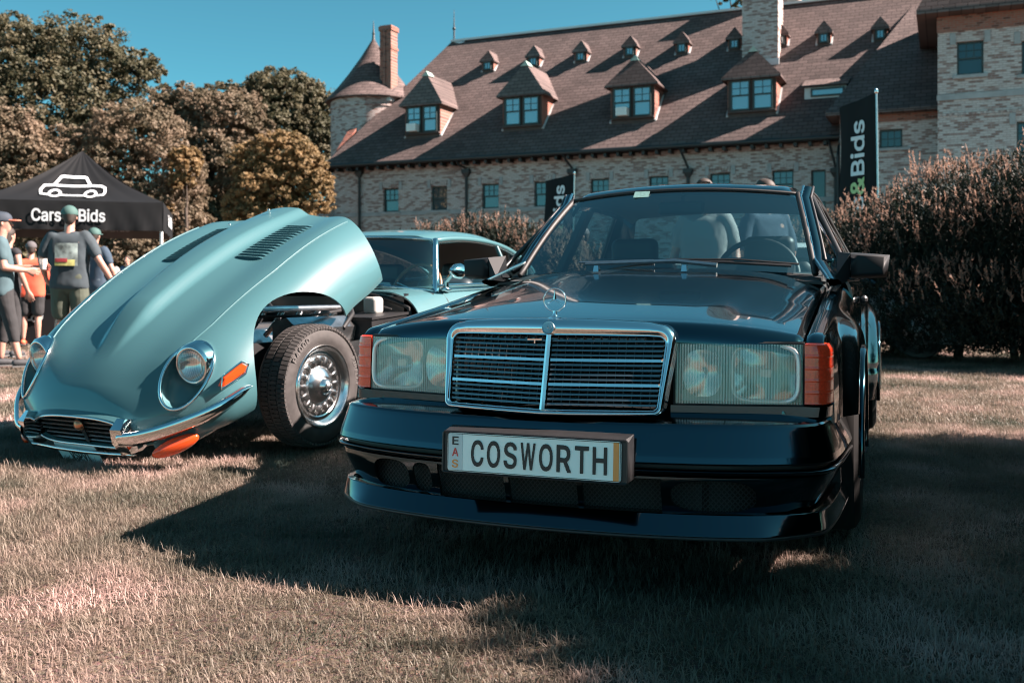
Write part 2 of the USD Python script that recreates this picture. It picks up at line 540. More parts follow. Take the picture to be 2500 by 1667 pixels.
mat('bark', (0.06, 0.045, 0.035), 0.9, vary=0.4, scale=6)
leafmat('leaf_olive', [(0.15, (0.056, 0.058, 0.031)), (0.5, (0.164, 0.133, 0.080)), (0.8, (0.316, 0.213, 0.144)), (1.0, (0.479, 0.298, 0.222))], 0.3)
leafmat('leaf_brown', [(0.15, (0.109, 0.094, 0.059)), (0.5, (0.309, 0.215, 0.156)), (0.8, (0.515, 0.318, 0.261)), (1.0, (0.669, 0.406, 0.348))], 0.35)
leafmat('leaf_orange', [(0.15, (0.137, 0.102, 0.048)), (0.45, (0.410, 0.267, 0.133)), (0.75, (0.683, 0.422, 0.229)), (1.0, (0.796, 0.519, 0.338))], 0.35)
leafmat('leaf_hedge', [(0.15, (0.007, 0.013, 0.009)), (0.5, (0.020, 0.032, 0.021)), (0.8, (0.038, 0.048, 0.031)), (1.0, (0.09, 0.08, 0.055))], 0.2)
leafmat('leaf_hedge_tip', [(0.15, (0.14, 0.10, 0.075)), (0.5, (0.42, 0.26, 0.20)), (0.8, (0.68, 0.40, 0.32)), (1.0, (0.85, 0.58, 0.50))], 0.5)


def W(px, py, d):
    """the point at depth d (metres from the camera) that the photograph shows at px, py"""
    return np.array([(px - 1250) / 2430 * d, d, CAMH - (py - 703.5) / 2430 * d])


def tree(label, d, blobs, nleaf, size, m, seed, trunk_px, group='trees along the left edge of the lawn'):
    bl = []
    s = d / 2430
    for px, py, rx, ry in blobs:
        c = W(px, py, d)
        bl.append((c, np.array([rx * s, (rx + ry) * .5 * s, ry * s])))
    foot = W(trunk_px, 703.5, d)
    foot[2] = 0
    t = thing('tree', label, 'tree', foot, 0, group)
    bl = [(c - foot, r) for c, r in bl]
    H = max(c[2] for c, r in bl)
    add(t, 'trunk', limbs((0, 0, -.1), H, 1, seed, .022 * H + .08, [c for c, r in bl]), 'bark', True)
    add(t, 'crown', crown(bl, nleaf, size, seed), m)
    return t


tree('tall dark brownish tree, the highest, at the left above the tent', 62,
     [(60, 165, 130, 110), (190, 130, 120, 85), (130, 260, 190, 130), (300, 200, 90, 85), (350, 190, 50, 60), (20, 100, 90, 60), (260, 330, 120, 90), (-80, 300, 130, 150), (80, 400, 200, 120), (100, 540, 230, 90), (-60, 520, 120, 110)], 105300, 0.136, 'leaf_olive', 1, 130)
tree('pale brown tree left of the tent peak, cut by the frame edge', 50,
     [(10, 330, 90, 80), (-40, 420, 120, 110), (70, 390, 70, 70), (40, 470, 110, 70)], 38610, 0.106, 'leaf_brown', 2, 10)
tree('broad brown tree behind the tent peak, leaning to the right', 52,
     [(330, 330, 110, 80), (250, 400, 100, 90), (400, 420, 90, 80), (350, 500, 130, 80), (430, 560, 90, 70), (180, 370, 80, 60), (460, 480, 50, 60), (330, 620, 160, 60), (160, 560, 120, 80)], 66690, 0.106, 'leaf_brown', 3, 340)
tree('small reddish orange tree between two brown trees right of the tent', 50.5,
     [(452, 398, 36, 42), (445, 450, 30, 30), (400, 510, 26, 20)], 9126, 0.106, 'leaf_orange', 31, 450)
tree('brown tree with a flat pinkish top left of the round tree', 60,
     [(450, 265, 90, 55), (540, 275, 100, 60), (610, 330, 60, 50), (500, 350, 110, 80), (400, 300, 60, 60), (550, 430, 120, 90), (480, 500, 90, 80)], 66690, 0.119, 'leaf_brown', 4, 510)
tree('round topped dark tree just left of the turret', 68,
     [(690, 235, 95, 62), (620, 260, 70, 50), (760, 280, 65, 70), (690, 330, 110, 90), (790, 360, 60, 80), (560, 225, 40, 25), (730, 420, 100, 80)], 73710, 0.136, 'leaf_olive', 5, 690)
tree('bright orange tree in front of the round topped dark tree', 46,
     [(690, 370, 75, 45), (620, 400, 60, 50), (740, 430, 65, 60), (660, 460, 90, 60), (600, 500, 50, 50), (740, 520, 60, 50), (640, 540, 90, 50), (785, 470, 30, 60)], 52650, 0.092, 'leaf_orange', 6, 680)
tree('low dark brown tree under the orange tree, behind the raised bonnet', 58,
     [(520, 560, 110, 70), (640, 590, 120, 60), (760, 580, 80, 60), (420, 600, 100, 50), (300, 610, 120, 50)], 38610, 0.123, 'leaf_olive', 7, 520)
tree('tree behind the slate roof, its leaf tips showing beside the tall chimney', 84,
     [(1782, -2, 34, 20), (1745, -8, 20, 14), (1815, 30, 34, 40), (1850, 100, 60, 60)], 5265, 0.154, 'leaf_olive', 8, 1850, group=None)


def hedgeplant(name, label, cat, blobs, nsprig, size, seed, lean=(0, 0, 1), tip=.5, group=None, upright=.9):
    """upright feathery sprigs over a lumpy body; the outer ones are the pale tips"""
    r = np.random.default_rng(seed)
    c0 = np.mean([b[0] for b in blobs], 0)
    foot = np.array([c0[0], c0[1], 0])
    t = thing(name, label, cat, foot, 0, group)
    vol = np.array([np.prod(np.array(b[1])) ** (2 / 3) for b in blobs])
    P, D, T = [], [], []
    for (c, rad), w in zip(blobs, vol / vol.sum()):
        n = int(nsprig * w)
        d = r.normal(0, 1, (n, 3))
        d /= np.linalg.norm(d, axis=1, keepdims=True)
        rr = r.uniform(0, 1, n) ** .35 * (1 + .16 * (meshkit.noise(d * 3 + np.array(c) * 5, seed) - .5) * 2)
        p = np.array(c) + d * rr[:, None] * rad
        ok = p[:, 2] > .05
        for (c2, rad2) in blobs:     # keep tips only where no other lump covers them
            pass
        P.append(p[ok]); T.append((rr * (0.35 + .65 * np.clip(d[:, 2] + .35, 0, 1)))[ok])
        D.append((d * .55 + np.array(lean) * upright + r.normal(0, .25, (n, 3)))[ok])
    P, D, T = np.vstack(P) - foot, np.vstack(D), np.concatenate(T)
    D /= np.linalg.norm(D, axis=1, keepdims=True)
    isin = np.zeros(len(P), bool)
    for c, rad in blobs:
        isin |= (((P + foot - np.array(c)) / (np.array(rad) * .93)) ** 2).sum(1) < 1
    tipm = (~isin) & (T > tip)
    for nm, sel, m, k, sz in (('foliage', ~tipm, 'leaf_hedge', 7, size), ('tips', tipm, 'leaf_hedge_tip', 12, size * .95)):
        p, d = P[sel], D[sel]
        n = len(p)
        if not n:
            continue
        # sprig: needles set along a short stem
        q = r.uniform(0, 1, (n, k))
        L = sz * 5.0 * r.uniform(.6, 1.3, (n, 1))
        side = r.normal(0, 1, (n, k, 3))
        base = p[:, None] + d[:, None] * (q * L)[..., None]
        dirn = d[:, None] * 1.1 + side * .5
        dirn /= np.linalg.norm(dirn, axis=2, keepdims=True)
        w = np.cross(dirn, r.normal(0, 1, (n, k, 3)))
        w /= np.linalg.norm(w, axis=2, keepdims=True)
        l = sz * r.uniform(.8, 1.6, (n, k, 1))
        V = np.stack([base - w * l * .16, base + dirn * l, base + w * l * .16], 2).reshape(-1, 3)
        add(t, nm, (V, np.arange(len(V)).reshape(-1, 3)), m)
    for c, rad in blobs[::2]:
        f = np.array([c[0], c[1], 0]) - foot
        for k in range(4):
            o = r.normal(0, .25, 2)
            add(t, 'stem', tube([f + [o[0], o[1], -.05], f + [o[0] * 1.4, o[1] * 1.4, c[2] * .5], f + [o[0] * 2.2, o[1] * 2, c[2] + rad[2] * .4]], [.045, .03, .012], 6), 'bark', True)
    return t


def lump(px, ytop, ybot, d, rx, ry):
    a, b = W(px, ytop, d)[2], W(px, ybot, d)[2]
    x = W(px, 0, d)[0]
    return ((x, d, (a + b) / 2), (rx, ry, (a - b) / 2 * 1.02))


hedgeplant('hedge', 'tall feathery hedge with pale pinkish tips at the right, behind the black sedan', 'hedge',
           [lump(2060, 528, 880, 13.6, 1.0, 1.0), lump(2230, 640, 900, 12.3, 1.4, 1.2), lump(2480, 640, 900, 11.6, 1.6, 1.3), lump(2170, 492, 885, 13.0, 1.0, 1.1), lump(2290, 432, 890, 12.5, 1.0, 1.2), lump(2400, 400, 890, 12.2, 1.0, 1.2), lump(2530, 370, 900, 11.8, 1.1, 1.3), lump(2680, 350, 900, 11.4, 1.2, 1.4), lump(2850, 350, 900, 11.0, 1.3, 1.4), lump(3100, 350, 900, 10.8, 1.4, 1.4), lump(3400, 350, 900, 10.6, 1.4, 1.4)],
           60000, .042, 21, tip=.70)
def wood():
    r = np.random.default_rng(77)
    bl = []
    for k in range(60):
        d = r.uniform(76, 96)
        px = r.uniform(-500, 830)
        bl.append((W(px, r.uniform(520, 690), d), np.array([4.5, 4.0, r.uniform(2.5, 4.5)])))
    return crown(bl, 42000, .42, 78)


top('far_wood', wood(), 'leaf_olive', 'dark wood closing the lawn behind the trees at the left', 'wood', kind='stuff')
hedgeplant('shrub', 'pinkish dry ornamental shrub behind the pale coupe, in front of the brick wall', 'shrub',
           [lump(1150, 548, 700, 17.5, .55, .6), lump(1230, 545, 700, 17.2, .55, .6), lump(1300, 570, 700, 16.8, .45, .6), lump(1060, 565, 700, 17.8, .5, .6), lump(960, 590, 700, 18, .5, .6)],
           7000, .05, 22, tip=.3)
hedgeplant('shrub', 'grey green shrub seen through the windscreen of the black sedan', 'shrub',
           [lump(1350, 590, 720, 14.0, .42, .5), lump(1430, 640, 720, 13.5, .4, .5)], 4000, .045, 23, tip=.3)
# the same kind of hedge runs on at the right, outside the frame, and shades the lawn before the car
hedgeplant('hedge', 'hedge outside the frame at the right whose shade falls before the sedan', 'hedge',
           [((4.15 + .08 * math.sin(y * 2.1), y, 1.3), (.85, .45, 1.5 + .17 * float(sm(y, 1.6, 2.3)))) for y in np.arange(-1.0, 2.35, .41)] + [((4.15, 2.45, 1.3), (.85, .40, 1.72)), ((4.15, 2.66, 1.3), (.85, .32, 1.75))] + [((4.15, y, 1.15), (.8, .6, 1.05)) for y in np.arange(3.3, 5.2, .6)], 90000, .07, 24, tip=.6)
# ================================================================ the brick and slate building
BA = math.radians(23.6)
BP = np.array([-1.44, 50.0, 0.0])
BU = np.array([math.cos(BA), -math.sin(BA), 0])
BN = np.array([-math.sin(BA), -math.cos(BA), 0])


def bz(px, py, off=0.0):
    """(u, z) on the vertical plane that stands off metres before the main wall, where the photograph shows px, py"""
    t = (px - 1250) / 2430
    q = BP + off * BN
    u = (t * q[1] - q[0]) / (BU[0] - t * BU[1])
    d = q[1] + u * BU[1]
    return u, CAMH - (py - 703.5) * d / 2430


def brickmat(name, c1, c2, mortar, fac, warm):
    """whitewashed brick, worn through to the red here and there"""
    MATS[name] = usdkit.material(stage, '/World/Looks/' + name, {
        'c': ('texture_coordinate', {}), 'm': ('mapping', {'rotation': (math.pi / 2, 0, 0), 'mapping_type': 'point'}),
        'k': ('brick_texture', {'color1': (0.0, 0.0, 0.0), 'color2': (1.0, 1.0, 1.0), 'mortar': (0.35, 0.35, 0.35), 'scale': 1.0, 'mortar_size': 0.012, 'brick_width': 0.26, 'row_height': 0.085, 'bias': 0.0}),
        'z': ('mapping', {'mapping_type': 'point', 'scale': (1.4, 1.4, 4.5)}), 'n': ('noise_texture', {'scale': 1.2, 'detail': 6.0, 'roughness': 0.75}), 'a': ('math', {'math_type': 'multiply_add', 'value2': 0.6}), 'h': ('math', {'math_type': 'multiply', 'value2': 0.8}),
        'r': ('rgb_ramp', {'ramp': [(0.46, c2), (0.56, warm), (0.66, c1), (0.95, tuple(np.array(c1) * 1.15))]}),
        'x': ('mix', {'color2': mortar}), 'b': ('bump', {'strength': 0.7, 'distance': 0.03, 'invert': True}), 'p': ('principled_bsdf', {'roughness': 0.9, 'specular_ior_level': 0.2})},
        [('c.object', 'm.vector'), ('m.vector', 'k.vector'), ('c.object', 'z.vector'), ('z.vector', 'n.vector'), ('n.fac', 'h.value1'), ('k.color', 'a.value1'), ('h.value', 'a.value3'), ('a.value', 'r.fac'), ('r.color', 'x.color1'), ('k.fac', 'x.fac'), ('x.color', 'p.base_color'),
         ('k.fac', 'b.height'), ('b.normal', 'p.normal')], surface='p.BSDF')


brickmat('white_brick', (0.41, 0.345, 0.325), (0.20, 0.12, 0.105), (0.30, 0.25, 0.24), .5, (0.29, 0.185, 0.16))
brickmat('red_brick', (0.24, 0.082, 0.058), (0.11, 0.04, 0.032), (0.20, 0.14, 0.12), .5, (0.28, 0.12, 0.09))
MATS['shingle'] = usdkit.material(stage, '/World/Looks/shingle', {
    'c': ('texture_coordinate', {}), 's': ('separate_xyz', {}), 'q': ('combine_xyz', {}), 'k': ('brick_texture', {'color1': (0.0, 0.0, 0.0), 'color2': (1.0, 1.0, 1.0), 'mortar': (0.0, 0.0, 0.0), 'scale': 1.0, 'mortar_size': 0.016, 'brick_width': 0.42, 'row_height': 0.19, 'mortar_smooth': 0.3}),
    'n': ('noise_texture', {'scale': 0.35, 'detail': 5.0}), 'a': ('math', {'math_type': 'multiply_add', 'value2': 0.35}), 'r': ('rgb_ramp', {'ramp': [(0.2, (0.055, 0.043, 0.041)), (0.6, (0.098, 0.074, 0.070)), (1.0, (0.14, 0.104, 0.098))]}),
    'x': ('mix', {'color2': (0.035, 0.026, 0.026)}), 'b': ('bump', {'strength': 0.6, 'distance': 0.03, 'invert': True}), 'p': ('principled_bsdf', {'roughness': 0.9, 'specular_ior_level': 0.2})},
    [('c.object', 's.vector'), ('s.x', 'q.x'), ('s.z', 'q.y'), ('q.vector', 'k.vector'), ('c.object', 'n.vector'), ('k.color', 'a.value1'), ('n.fac', 'a.value3'), ('a.value', 'r.fac'), ('r.color', 'x.color1'), ('k.fac', 'x.fac'), ('x.color', 'p.base_color'),
     ('k.fac', 'b.height'), ('b.normal', 'p.normal')], surface='p.BSDF')
mat('grey_stone', (0.27, 0.26, 0.26), 0.9, vary=0.15, scale=3)
mat('window_frame', (0.02, 0.035, 0.035), 0.5)
mat('dormer_brown', (0.05, 0.03, 0.026), 0.8, vary=0.3, scale=5)
mat('iron_black', (0.014, 0.016, 0.017), 0.5)
mat('copper_green', (0.22, 0.33, 0.29), 0.7, vary=0.25, scale=4)
mat('lead_grey', (0.42, 0.45, 0.46), 0.6)
mat('blind', (0.62, 0.62, 0.60), 0.85)
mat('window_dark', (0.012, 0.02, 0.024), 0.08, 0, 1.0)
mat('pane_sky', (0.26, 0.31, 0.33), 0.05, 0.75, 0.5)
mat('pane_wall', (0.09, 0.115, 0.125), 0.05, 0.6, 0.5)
mat('air_unit', (0.62, 0.62, 0.6), 0.6, vary=0.1)

hall = thing('brick_hall', 'long whitewashed brick building with a huge shingled roof full of dormers', 'building', BP, -math.degrees(BA))
# local frame: x along the wall, y into the building, z up
PITCH = math.radians(46)
OVER = 0.75
zw_e = bz(1180, 382, OVER)[1]          # eave edge
TP = math.tan(PITCH)


def roofz(y):
    return zw_e + (y + OVER) * TP


def on_roof(px, py):
    """(u, y, z) on the main roof slope"""
    lo, hi = -OVER, 14.0
    for _ in range(50):
        m = (lo + hi) / 2
        u, z = bz(px, py, -m)
        lo, hi = (m, hi) if z > roofz(m) else (lo, m)
    return u, m, roofz(m)


UL = bz(812, 500)[0]
UE = bz(787, 407, OVER)[0]
ridge = on_roof(1400, 70)
YR = ridge[1]
ZR = roofz(YR)
u_ridge0 = bz(1103, 109, -YR)[0]
UR = 30.0
ULW = UL
zt = zw_e + (OVER) * TP - .25      # wall top
DEPTH = 2 * YR


def wallbox(u0, u1, y0, y1, z0, z1):
    return box(((u0 + u1) / 2, (y0 + y1) / 2, (z0 + z1) / 2), (u1 - u0, y1 - y0, z1 - z0))


openings = []        # (u0, u1, z0, z1, y of wall face)


def px_window(xc, ytop, ybot, w=None, off=0.0):
    u, z1 = bz(xc, ytop, off)
    z0 = bz(xc, ybot, off)[1]
    return u, z0, z1


wins = [(954, 462, 521), (1072, 455, 514), (1197, 448, 509), (1325, 441, 503), (1464, 435, 497), (1608, 430, 493), (1758, 424, 488), (1911, 418.5, 484)]
WW = 0.92
WZ1, WZ0 = np.mean([bz(x, a)[1] for x, a, b in wins]), np.mean([bz(x, b)[1] for x, a, b in wins])
spots = [(bz(x, 480)[0], WZ0, WZ1, WW) for x, a, b in wins]
ud, dz1 = bz(1998, 415)
spots_all = spots + [(ud, 0.6, dz1, .62)]
u_wing0 = bz(2051, 300, 2.0)[0]
wall = solid(wallbox(UL, UR, 0, DEPTH, -.3, zt))
inner = solid(wallbox(UL + .5, UR - .5, .5, DEPTH - .5, 0, zt - .3))
cut = [solid(wallbox(u - w / 2, u + w / 2, -.5, .28, a, b)) for u, a, b, w in spots_all]
wall = wall - m3.Manifold.batch_boolean(cut, m3.OpType.Add)
add(hall, 'wall', tm(wall), 'white_brick')
# frieze of red brick and dentils under the eave, stone band
add(hall, 'frieze', wallbox(UL - .02, UR, -.06, -.003, zt - .62, zt - .02), 'red_brick')
dent = join(*[wallbox(u, u + .12, -.13, -.065, zt - .40, zt - .22) for u in np.arange(UL, u_wing0 - .2, .30)])
add(hall, 'dentil_course', dent, 'red_brick')
raf = join(*[wallbox(u, u + .14, -OVER + .12, -.064, zw_e - .32, zw_e - .15) for u in np.arange(UL, u_wing0, .62)])
add(hall, 'rafter_ends', raf, 'iron_black')
zb = bz(1100, 514.5)[1]
add(hall, 'stone_band', wallbox(UL - .03, u_wing0, -.05, -.004, zb - .17, zb + .03), 'grey_stone')


def sash(parent, name, u, z0, z1, w, y, lit=.0, cols=3, rows=2, split=True, dark=False, label=None):
    """a sash window set at depth y: frame, glazing bars, panes, blind"""
    f = .07
    fr = join(wallbox(u - w / 2, u - w / 2 + f, y, y + .12, z0, z1), wallbox(u + w / 2 - f, u + w / 2, y, y + .12, z0, z1), wallbox(u - w / 2 + f, u + w / 2 - f, y, y + .12, z1 - f, z1), wallbox(u - w / 2 + f, u + w / 2 - f, y, y + .12, z0, z0 + f))
    zm = (z0 + z1) / 2
    if split:
        fr = join(fr, wallbox(u - w / 2 + f, u + w / 2 - f, y + .01, y + .09, zm - .035, zm + .035))
    p = add(hall if parent is None else parent, name, fr, 'window_frame', label=label)
    iw = w - 2 * f
    halves = [(z0 + f, zm - .035), (zm + .035, z1 - f)] if split else [(z0 + f, z1 - f)]
    for k, (a, b) in enumerate(halves):
        yy = y + (.06 if k == 0 else .035)
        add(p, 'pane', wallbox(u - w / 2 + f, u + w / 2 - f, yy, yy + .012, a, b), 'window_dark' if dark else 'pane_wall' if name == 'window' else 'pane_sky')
    bars = []
    for k, (a, b) in enumerate(halves):
        yy = y + (.055 if k == 0 else .03)
        if k == len(halves) - 1 or not split:
            for c in range(1, cols):
                x = u - iw / 2 + iw * c / cols
                bars.append(wallbox(x - .014, x + .014, yy - .02, yy + .002, a, b))
            for c in range(1, rows):
                zz = a + (b - a) * c / rows
                bars.append(wallbox(u - iw / 2, u + iw / 2, yy - .021, yy + .001, zz - .012, zz + .012))
    if bars:
        add(p, 'glazing_bars', join(*bars), 'window_frame')
    return p


for k, (u, a, b, w) in enumerate(spots):
    sash(None, 'window', u, a, b, w, .14)
    add(hall, 'window_sill', box((u, -.03, a - .07), (w + .3, .16, .13), .015), 'grey_stone')
    for s in (-1, 1):
        add(hall, 'stone_block', box((u + s * (w / 2 + .13), -.012, b + .12), (.2, .05, .42), .01), 'grey_stone')
    vs = []
    for j in range(7):
        x = (j - 3) * w / 7
        vs.append(rot(box((u + x, -.014, b + .15), (w / 7 - .02, .045, .28), .008), (j - 3) * 4.0, (0, 1, 0), (u + x, 0, b + .15)))
    add(hall, 'brick_arch', join(*vs), 'white_brick')
dr = sash(None, 'side_door', ud, .6, dz1, .62, .14, split=False, cols=1, rows=1, dark=True)
# lean-to buttress at the left end
b0 = bz(770, 455, .6)
add(hall, 'stone_buttress', hull([(UL - .9, -.6, -.2), (UL + .1, -.6, -.2), (UL + .1, .6, -.2), (UL - .9, .6, -.2), (UL - .9, -.6, 4.6), (UL + .1, -.6, 4.6), (UL - .9, .6, 4.6), (UL + .1, .6, 5.9), (UL + .1, -.02, 5.9)]), 'grey_stone')

# main roof: slope, left hip, back slope, with thickness
r0 = on_roof(1111, 103)
E0 = (UE, -OVER, zw_e)
ub = UR + .3
ul2 = UE
rf = hull([(ul2, -OVER, zw_e), (ub, -OVER, zw_e), (u_ridge0, YR, ZR), (ub, YR, ZR), (ul2, 2 * YR + OVER, zw_e), (ub, 2 * YR + OVER, zw_e), (ul2, -OVER, zw_e - .14), (ub, -OVER, zw_e - .14), (ul2, 2 * YR + OVER, zw_e - .14), (ub, 2 * YR + OVER, zw_e - .14)])
mr = add(hall, 'roof', rf, 'shingle')
add(hall, 'gutter', tube([(UE, -OVER - .07, zw_e - .05), (u_wing0, -OVER - .07, zw_e - .05)], .10, 10), 'iron_black', 40)
add(mr, 'ridge_cap', bar((u_ridge0, YR, ZR + .03), (ub, YR, ZR + .03), .3, .12), 'lead_grey')
add(mr, 'ridge_finial', join(cyl((u_ridge0 + .15, YR, ZR), (u_ridge0 + .15, YR, ZR + .7), .05, 8), tube([(u_ridge0 + .15, YR, ZR + .6), (u_ridge0 + .15, YR, ZR + 1.9)], [.05, .008], 8), sph((u_ridge0 + .15, YR, ZR + .75), .1, 1)), 'iron_black', 40)
add(mr, 'ridge_flashing', hull([(u_ridge0 - .4, YR, ZR - .28), (u_ridge0 + .9, YR - .25, ZR - .18), (u_ridge0 + .9, YR + .25, ZR - .18), (u_ridge0 + .1, YR, ZR + .09), (u_ridge0 + .9, YR, ZR + .09)]), 'lead_grey')


def dormer(face_l, face_r, base_y, eave_y, apex_px, apex_y, name='dormer', two=True, ov=.28, extra=None, label=None, hipback=.2):
    """a hipped dormer whose front face stands on the roof where the photograph shows its base"""
    xm = (face_l + face_r) / 2
    u, y, z = on_roof(xm, base_y)
    ul_, ur_ = bz(face_l, base_y, -y)[0], bz(face_r, base_y, -y)[0]
    w = ur_ - ul_
    ze = bz(xm, eave_y, -y)[1]
    yb = (ze - zw_e) / TP - OVER            # where the eave level meets the roof
    body = hull([(ul_, y, z - .1), (ur_, y, z - .1), (ul_, y, ze), (ur_, y, ze), (ul_, yb + .3, ze), (ur_, yb + .3, ze), (ul_, y + .2, z - .12), (ur_, y + .2, z - .12)])
    p = add(hall, name, body, 'dormer_brown', label=label)
    ya = y + w * hipback
    ua, za = bz(apex_px, apex_y, -ya)
    za = max(za, ze + .4)
    yend = (za - zw_e) / TP - OVER
    yo = (ze - .05 - zw_e) / TP - OVER
    rfm = hull([(ul_ - ov, y - ov, ze - .06), (ur_ + ov, y - ov, ze - .06), (ul_ - ov, yo + .1, ze - .06), (ur_ + ov, yo + .1, ze - .06), (ul_ - ov, y - ov, ze + .03), (ur_ + ov, y - ov, ze + .03), ((ul_ + ur_) / 2, ya, za), ((ul_ + ur_) / 2, yend + .2, za)])
    add(p, 'dormer_roof', rfm, 'shingle')
    # brick cheeks with a pale flashing strip on each side
    for s, x in ((-1, ul_), (1, ur_)):
        o = x + s * .012
        pts = [(o, y + .02, z), (o, y + .02, ze - .03), (o, yb, ze - .03)]
        ck = hull([q for q in pts] + [(q[0] + s * .03, q[1], q[2]) for q in pts])
        add(p, 'dormer_cheek', ck, 'red_brick')
        add(p, 'flashing', bar((o + s * .05, y + .04, z + .05), (o + s * .05, yb, ze - .1), .1, .12), 'lead_grey')
    # apex flashing
    if two:
        add(p, 'apex_cap', hull([((ul_ + ur_) / 2 + dx, ya + dy, za + dz) for dx, dy, dz in ((0, 0, .1), (-.22, -.14, -.2), (.22, -.14, -.2), (0, .6, .08), (.16, .6, -.12), (-.16, .6, -.12))]), 'copper_green')
    m = .10 if two else .07
    n = 2 if two else 1
    zz0, zz1 = z + (ze - z) * (.17 if two else .22), ze - (ze - z) * .05
    for k in range(n):
        cw = (w - m * (n + 1)) / n
        c = ul_ + m + cw / 2 + k * (cw + m)
        sash(p, 'dormer_window', c, zz0, zz1, cw * .96, y - .1, dark=False, split=two, cols=2, rows=2 if two else 1)
    if two:
        add(p, 'dormer_sill', box((u, y - .06, zz0 - .07), (w + .06, .18, .09), .01), 'dormer_brown')
    return (ul_, ur_, y, z, ze, zz0, zz1)


big = [(991, 1073, 337, 257, 1042, 178), (1229, 1322, 320, 234, 1284, 153), (1493, 1596, 301, 210, 1547, 140), (1778, 1893, 285, 191, 1836, 118)]
info = [dormer(*b) for b in big]
for xc, yb_, ye_, ya_ in [(1190.7, 178, 150, 124), (1302, 168, 139, 111), (1417.5, 155.5, 127, 99), (1537.6, 143, 114, 87), (1664.5, 136, 105, 77), (1793, 126.5, 95, 66), (1905, 118, 86, 57), (2011, 113, 80, 50), (2148.8, 104, 70, 40)]:
    s = 12.5 + (xc - 1190) / 960 * 2.5
    dormer(xc - s, xc + s, yb_, ye_, xc - 1, ya_, name='small_dormer', two=False, ov=.14)
# air conditioners in two of the dormer windows
for k, fx in ((0, .28), (2, .30)):
    ul_, ur_, y, z, ze, a, b = info[k]
    c = ul_ + (ur_ - ul_) * fx
    q = add(hall, 'air_conditioner', box((c, y - .28, a + .22), (.56, .42, .40), .02), 'air_unit')
    add(q, 'air_grille', join(*[box((c, y - .492, a + .1 + j * .06), (.42, .01, .03)) for j in range(5)]), 'plate_grey')
# shed dormer with a long window
u, y, z = on_roof(2012, 240)
ul_, ur_ = bz(1964, 240, -y)[0], bz(2066, 240, -y)[0]
ze = bz(2012, 212, -y)[1]
sd = add(hall, 'shed_dormer', hull([(ul_, y, z - .1), (ur_, y, z - .1), (ul_, y, ze), (ur_, y, ze), (ul_, y + 1.2, ze + .1), (ur_, y + 1.2, ze + .1), (ul_, y + .2, z - .1), (ur_, y + .2, z - .1)]), 'lead_grey')
yb_ = (ze + .55 - zw_e) / TP - OVER
add(sd, 'shed_roof', hull([(ul_ - .1, y - .2, ze), (ur_ + .1, y - .2, ze), (ul_ - .1, y - .2, ze + .08), (ur_ + .1, y - .2, ze + .08), (ul_ - .1, yb_ + .2, ze + .62), (ur_ + .1, yb_ + .2, ze + .62), (ul_ - .1, yb_ + .2, ze + .4), (ur_ + .1, yb_ + .2, ze + .4)]), 'shingle')
sash(sd, 'long_window', (ul_ + ur_) / 2 + .1, z + .08, ze - .06, (ur_ - ul_) * .8, y - .1, split=False, cols=1, rows=1)

# chimneys
u0, y0, z0 = on_roof(1858, 159)
cw = bz(1905, 100, -y0)[0] - bz(1812, 100, -y0)[0]
ch = add(hall, 'chimney', wallbox(u0 - cw / 2, u0 + cw / 2 - .1, y0, y0 + 1.5, z0 - .8, ZR + 3.5), 'white_brick')
add(ch, 'chimney_flashing', wallbox(u0 - cw / 2 - .05, u0 + cw / 2 - .05, y0 - .06, y0 + .02, z0 - .35, z0 + .25), 'lead_grey')
u1 = bz(1927, 10, -YR - 1.0)[0]
add(hall, 'chimney', wallbox(u1 - .55, u1 + .5, YR + .6, YR + 1.9, ZR - 1.5, ZR + 3.5), 'white_brick')

# downpipes with hopper heads
for px in (878, 1139, 1397, 1680, 2040):
    u = bz(px, 470, .1)[0]
    zh = bz(px, 428, .15)[1]
    p = add(hall, 'downpipe', join(tube([(u, -.12, -.1), (u, -.12, zh)], .075, 10), tube([(u - .25, -OVER, zw_e - .12), (u - .2, -.5, zw_e - .35), (u, -.16, zh + .35), (u, -.13, zh)], .06, 8)), 'iron_black', 40)
    add(p, 'hopper_head', hull([(u + a * .21, -.15 + c * .14, zh + .30) for a in (-1, 1) for c in (-1, 1)] + [(u + a * .21, -.15 + c * .14, zh + .12) for a in (-1, 1) for c in (-1, 1)] + [(u + a * .08, -.13 + c * .07, zh - .1) for a in (-1, 1) for c in (-1, 1)]), 'iron_black')

# round turret at the left end, behind the hall's corner
dT = 57.5
tc = W(912, 0, dT) - BP
tu, ty = tc @ BU, -(tc @ BN)
R = 103 * dT / 2430
zc = W(0, 252, dT)[2]
za = W(0, 98, dT)[2]
turret = [(R, -.2), (R, zc - .55), (R + .06, zc - .55), (R + .06, zc - .45), (R, zc - .45), (R, zc)]
add(hall, 'turret_wall', move(lathe(turret, 64), tu, ty, 0), 'white_brick', 40)
cone = [(R + .30, zc - .08), (R + .33, zc - .02), (R + .02, zc + .32), (R * .86, zc + .72), (R * .60, zc + (za - zc) * .42), (R * .30, zc + (za - zc) * .71), (.08, za), (0, za + .05)]
tr_ = add(hall, 'turret_roof', move(lathe([(0, zc - .08)] + cone, 64), tu, ty, 0), 'shingle', 30)
add(tr_, 'turret_finial', join(tube([(tu, ty, za - .1), (tu, ty, za + .5), (tu, ty, za + 1.1)], [.1, .05, .01], 8), sph((tu, ty, za + .35), .09, 1)), 'iron_black', 40)
cp = W(949, 0, dT - 1.6) - BP
cu, cy = cp @ BU, -(cp @ BN)
zt1, zt0 = W(0, 66, dT - 1.6)[2], W(0, 245, dT - 1.6)[2]
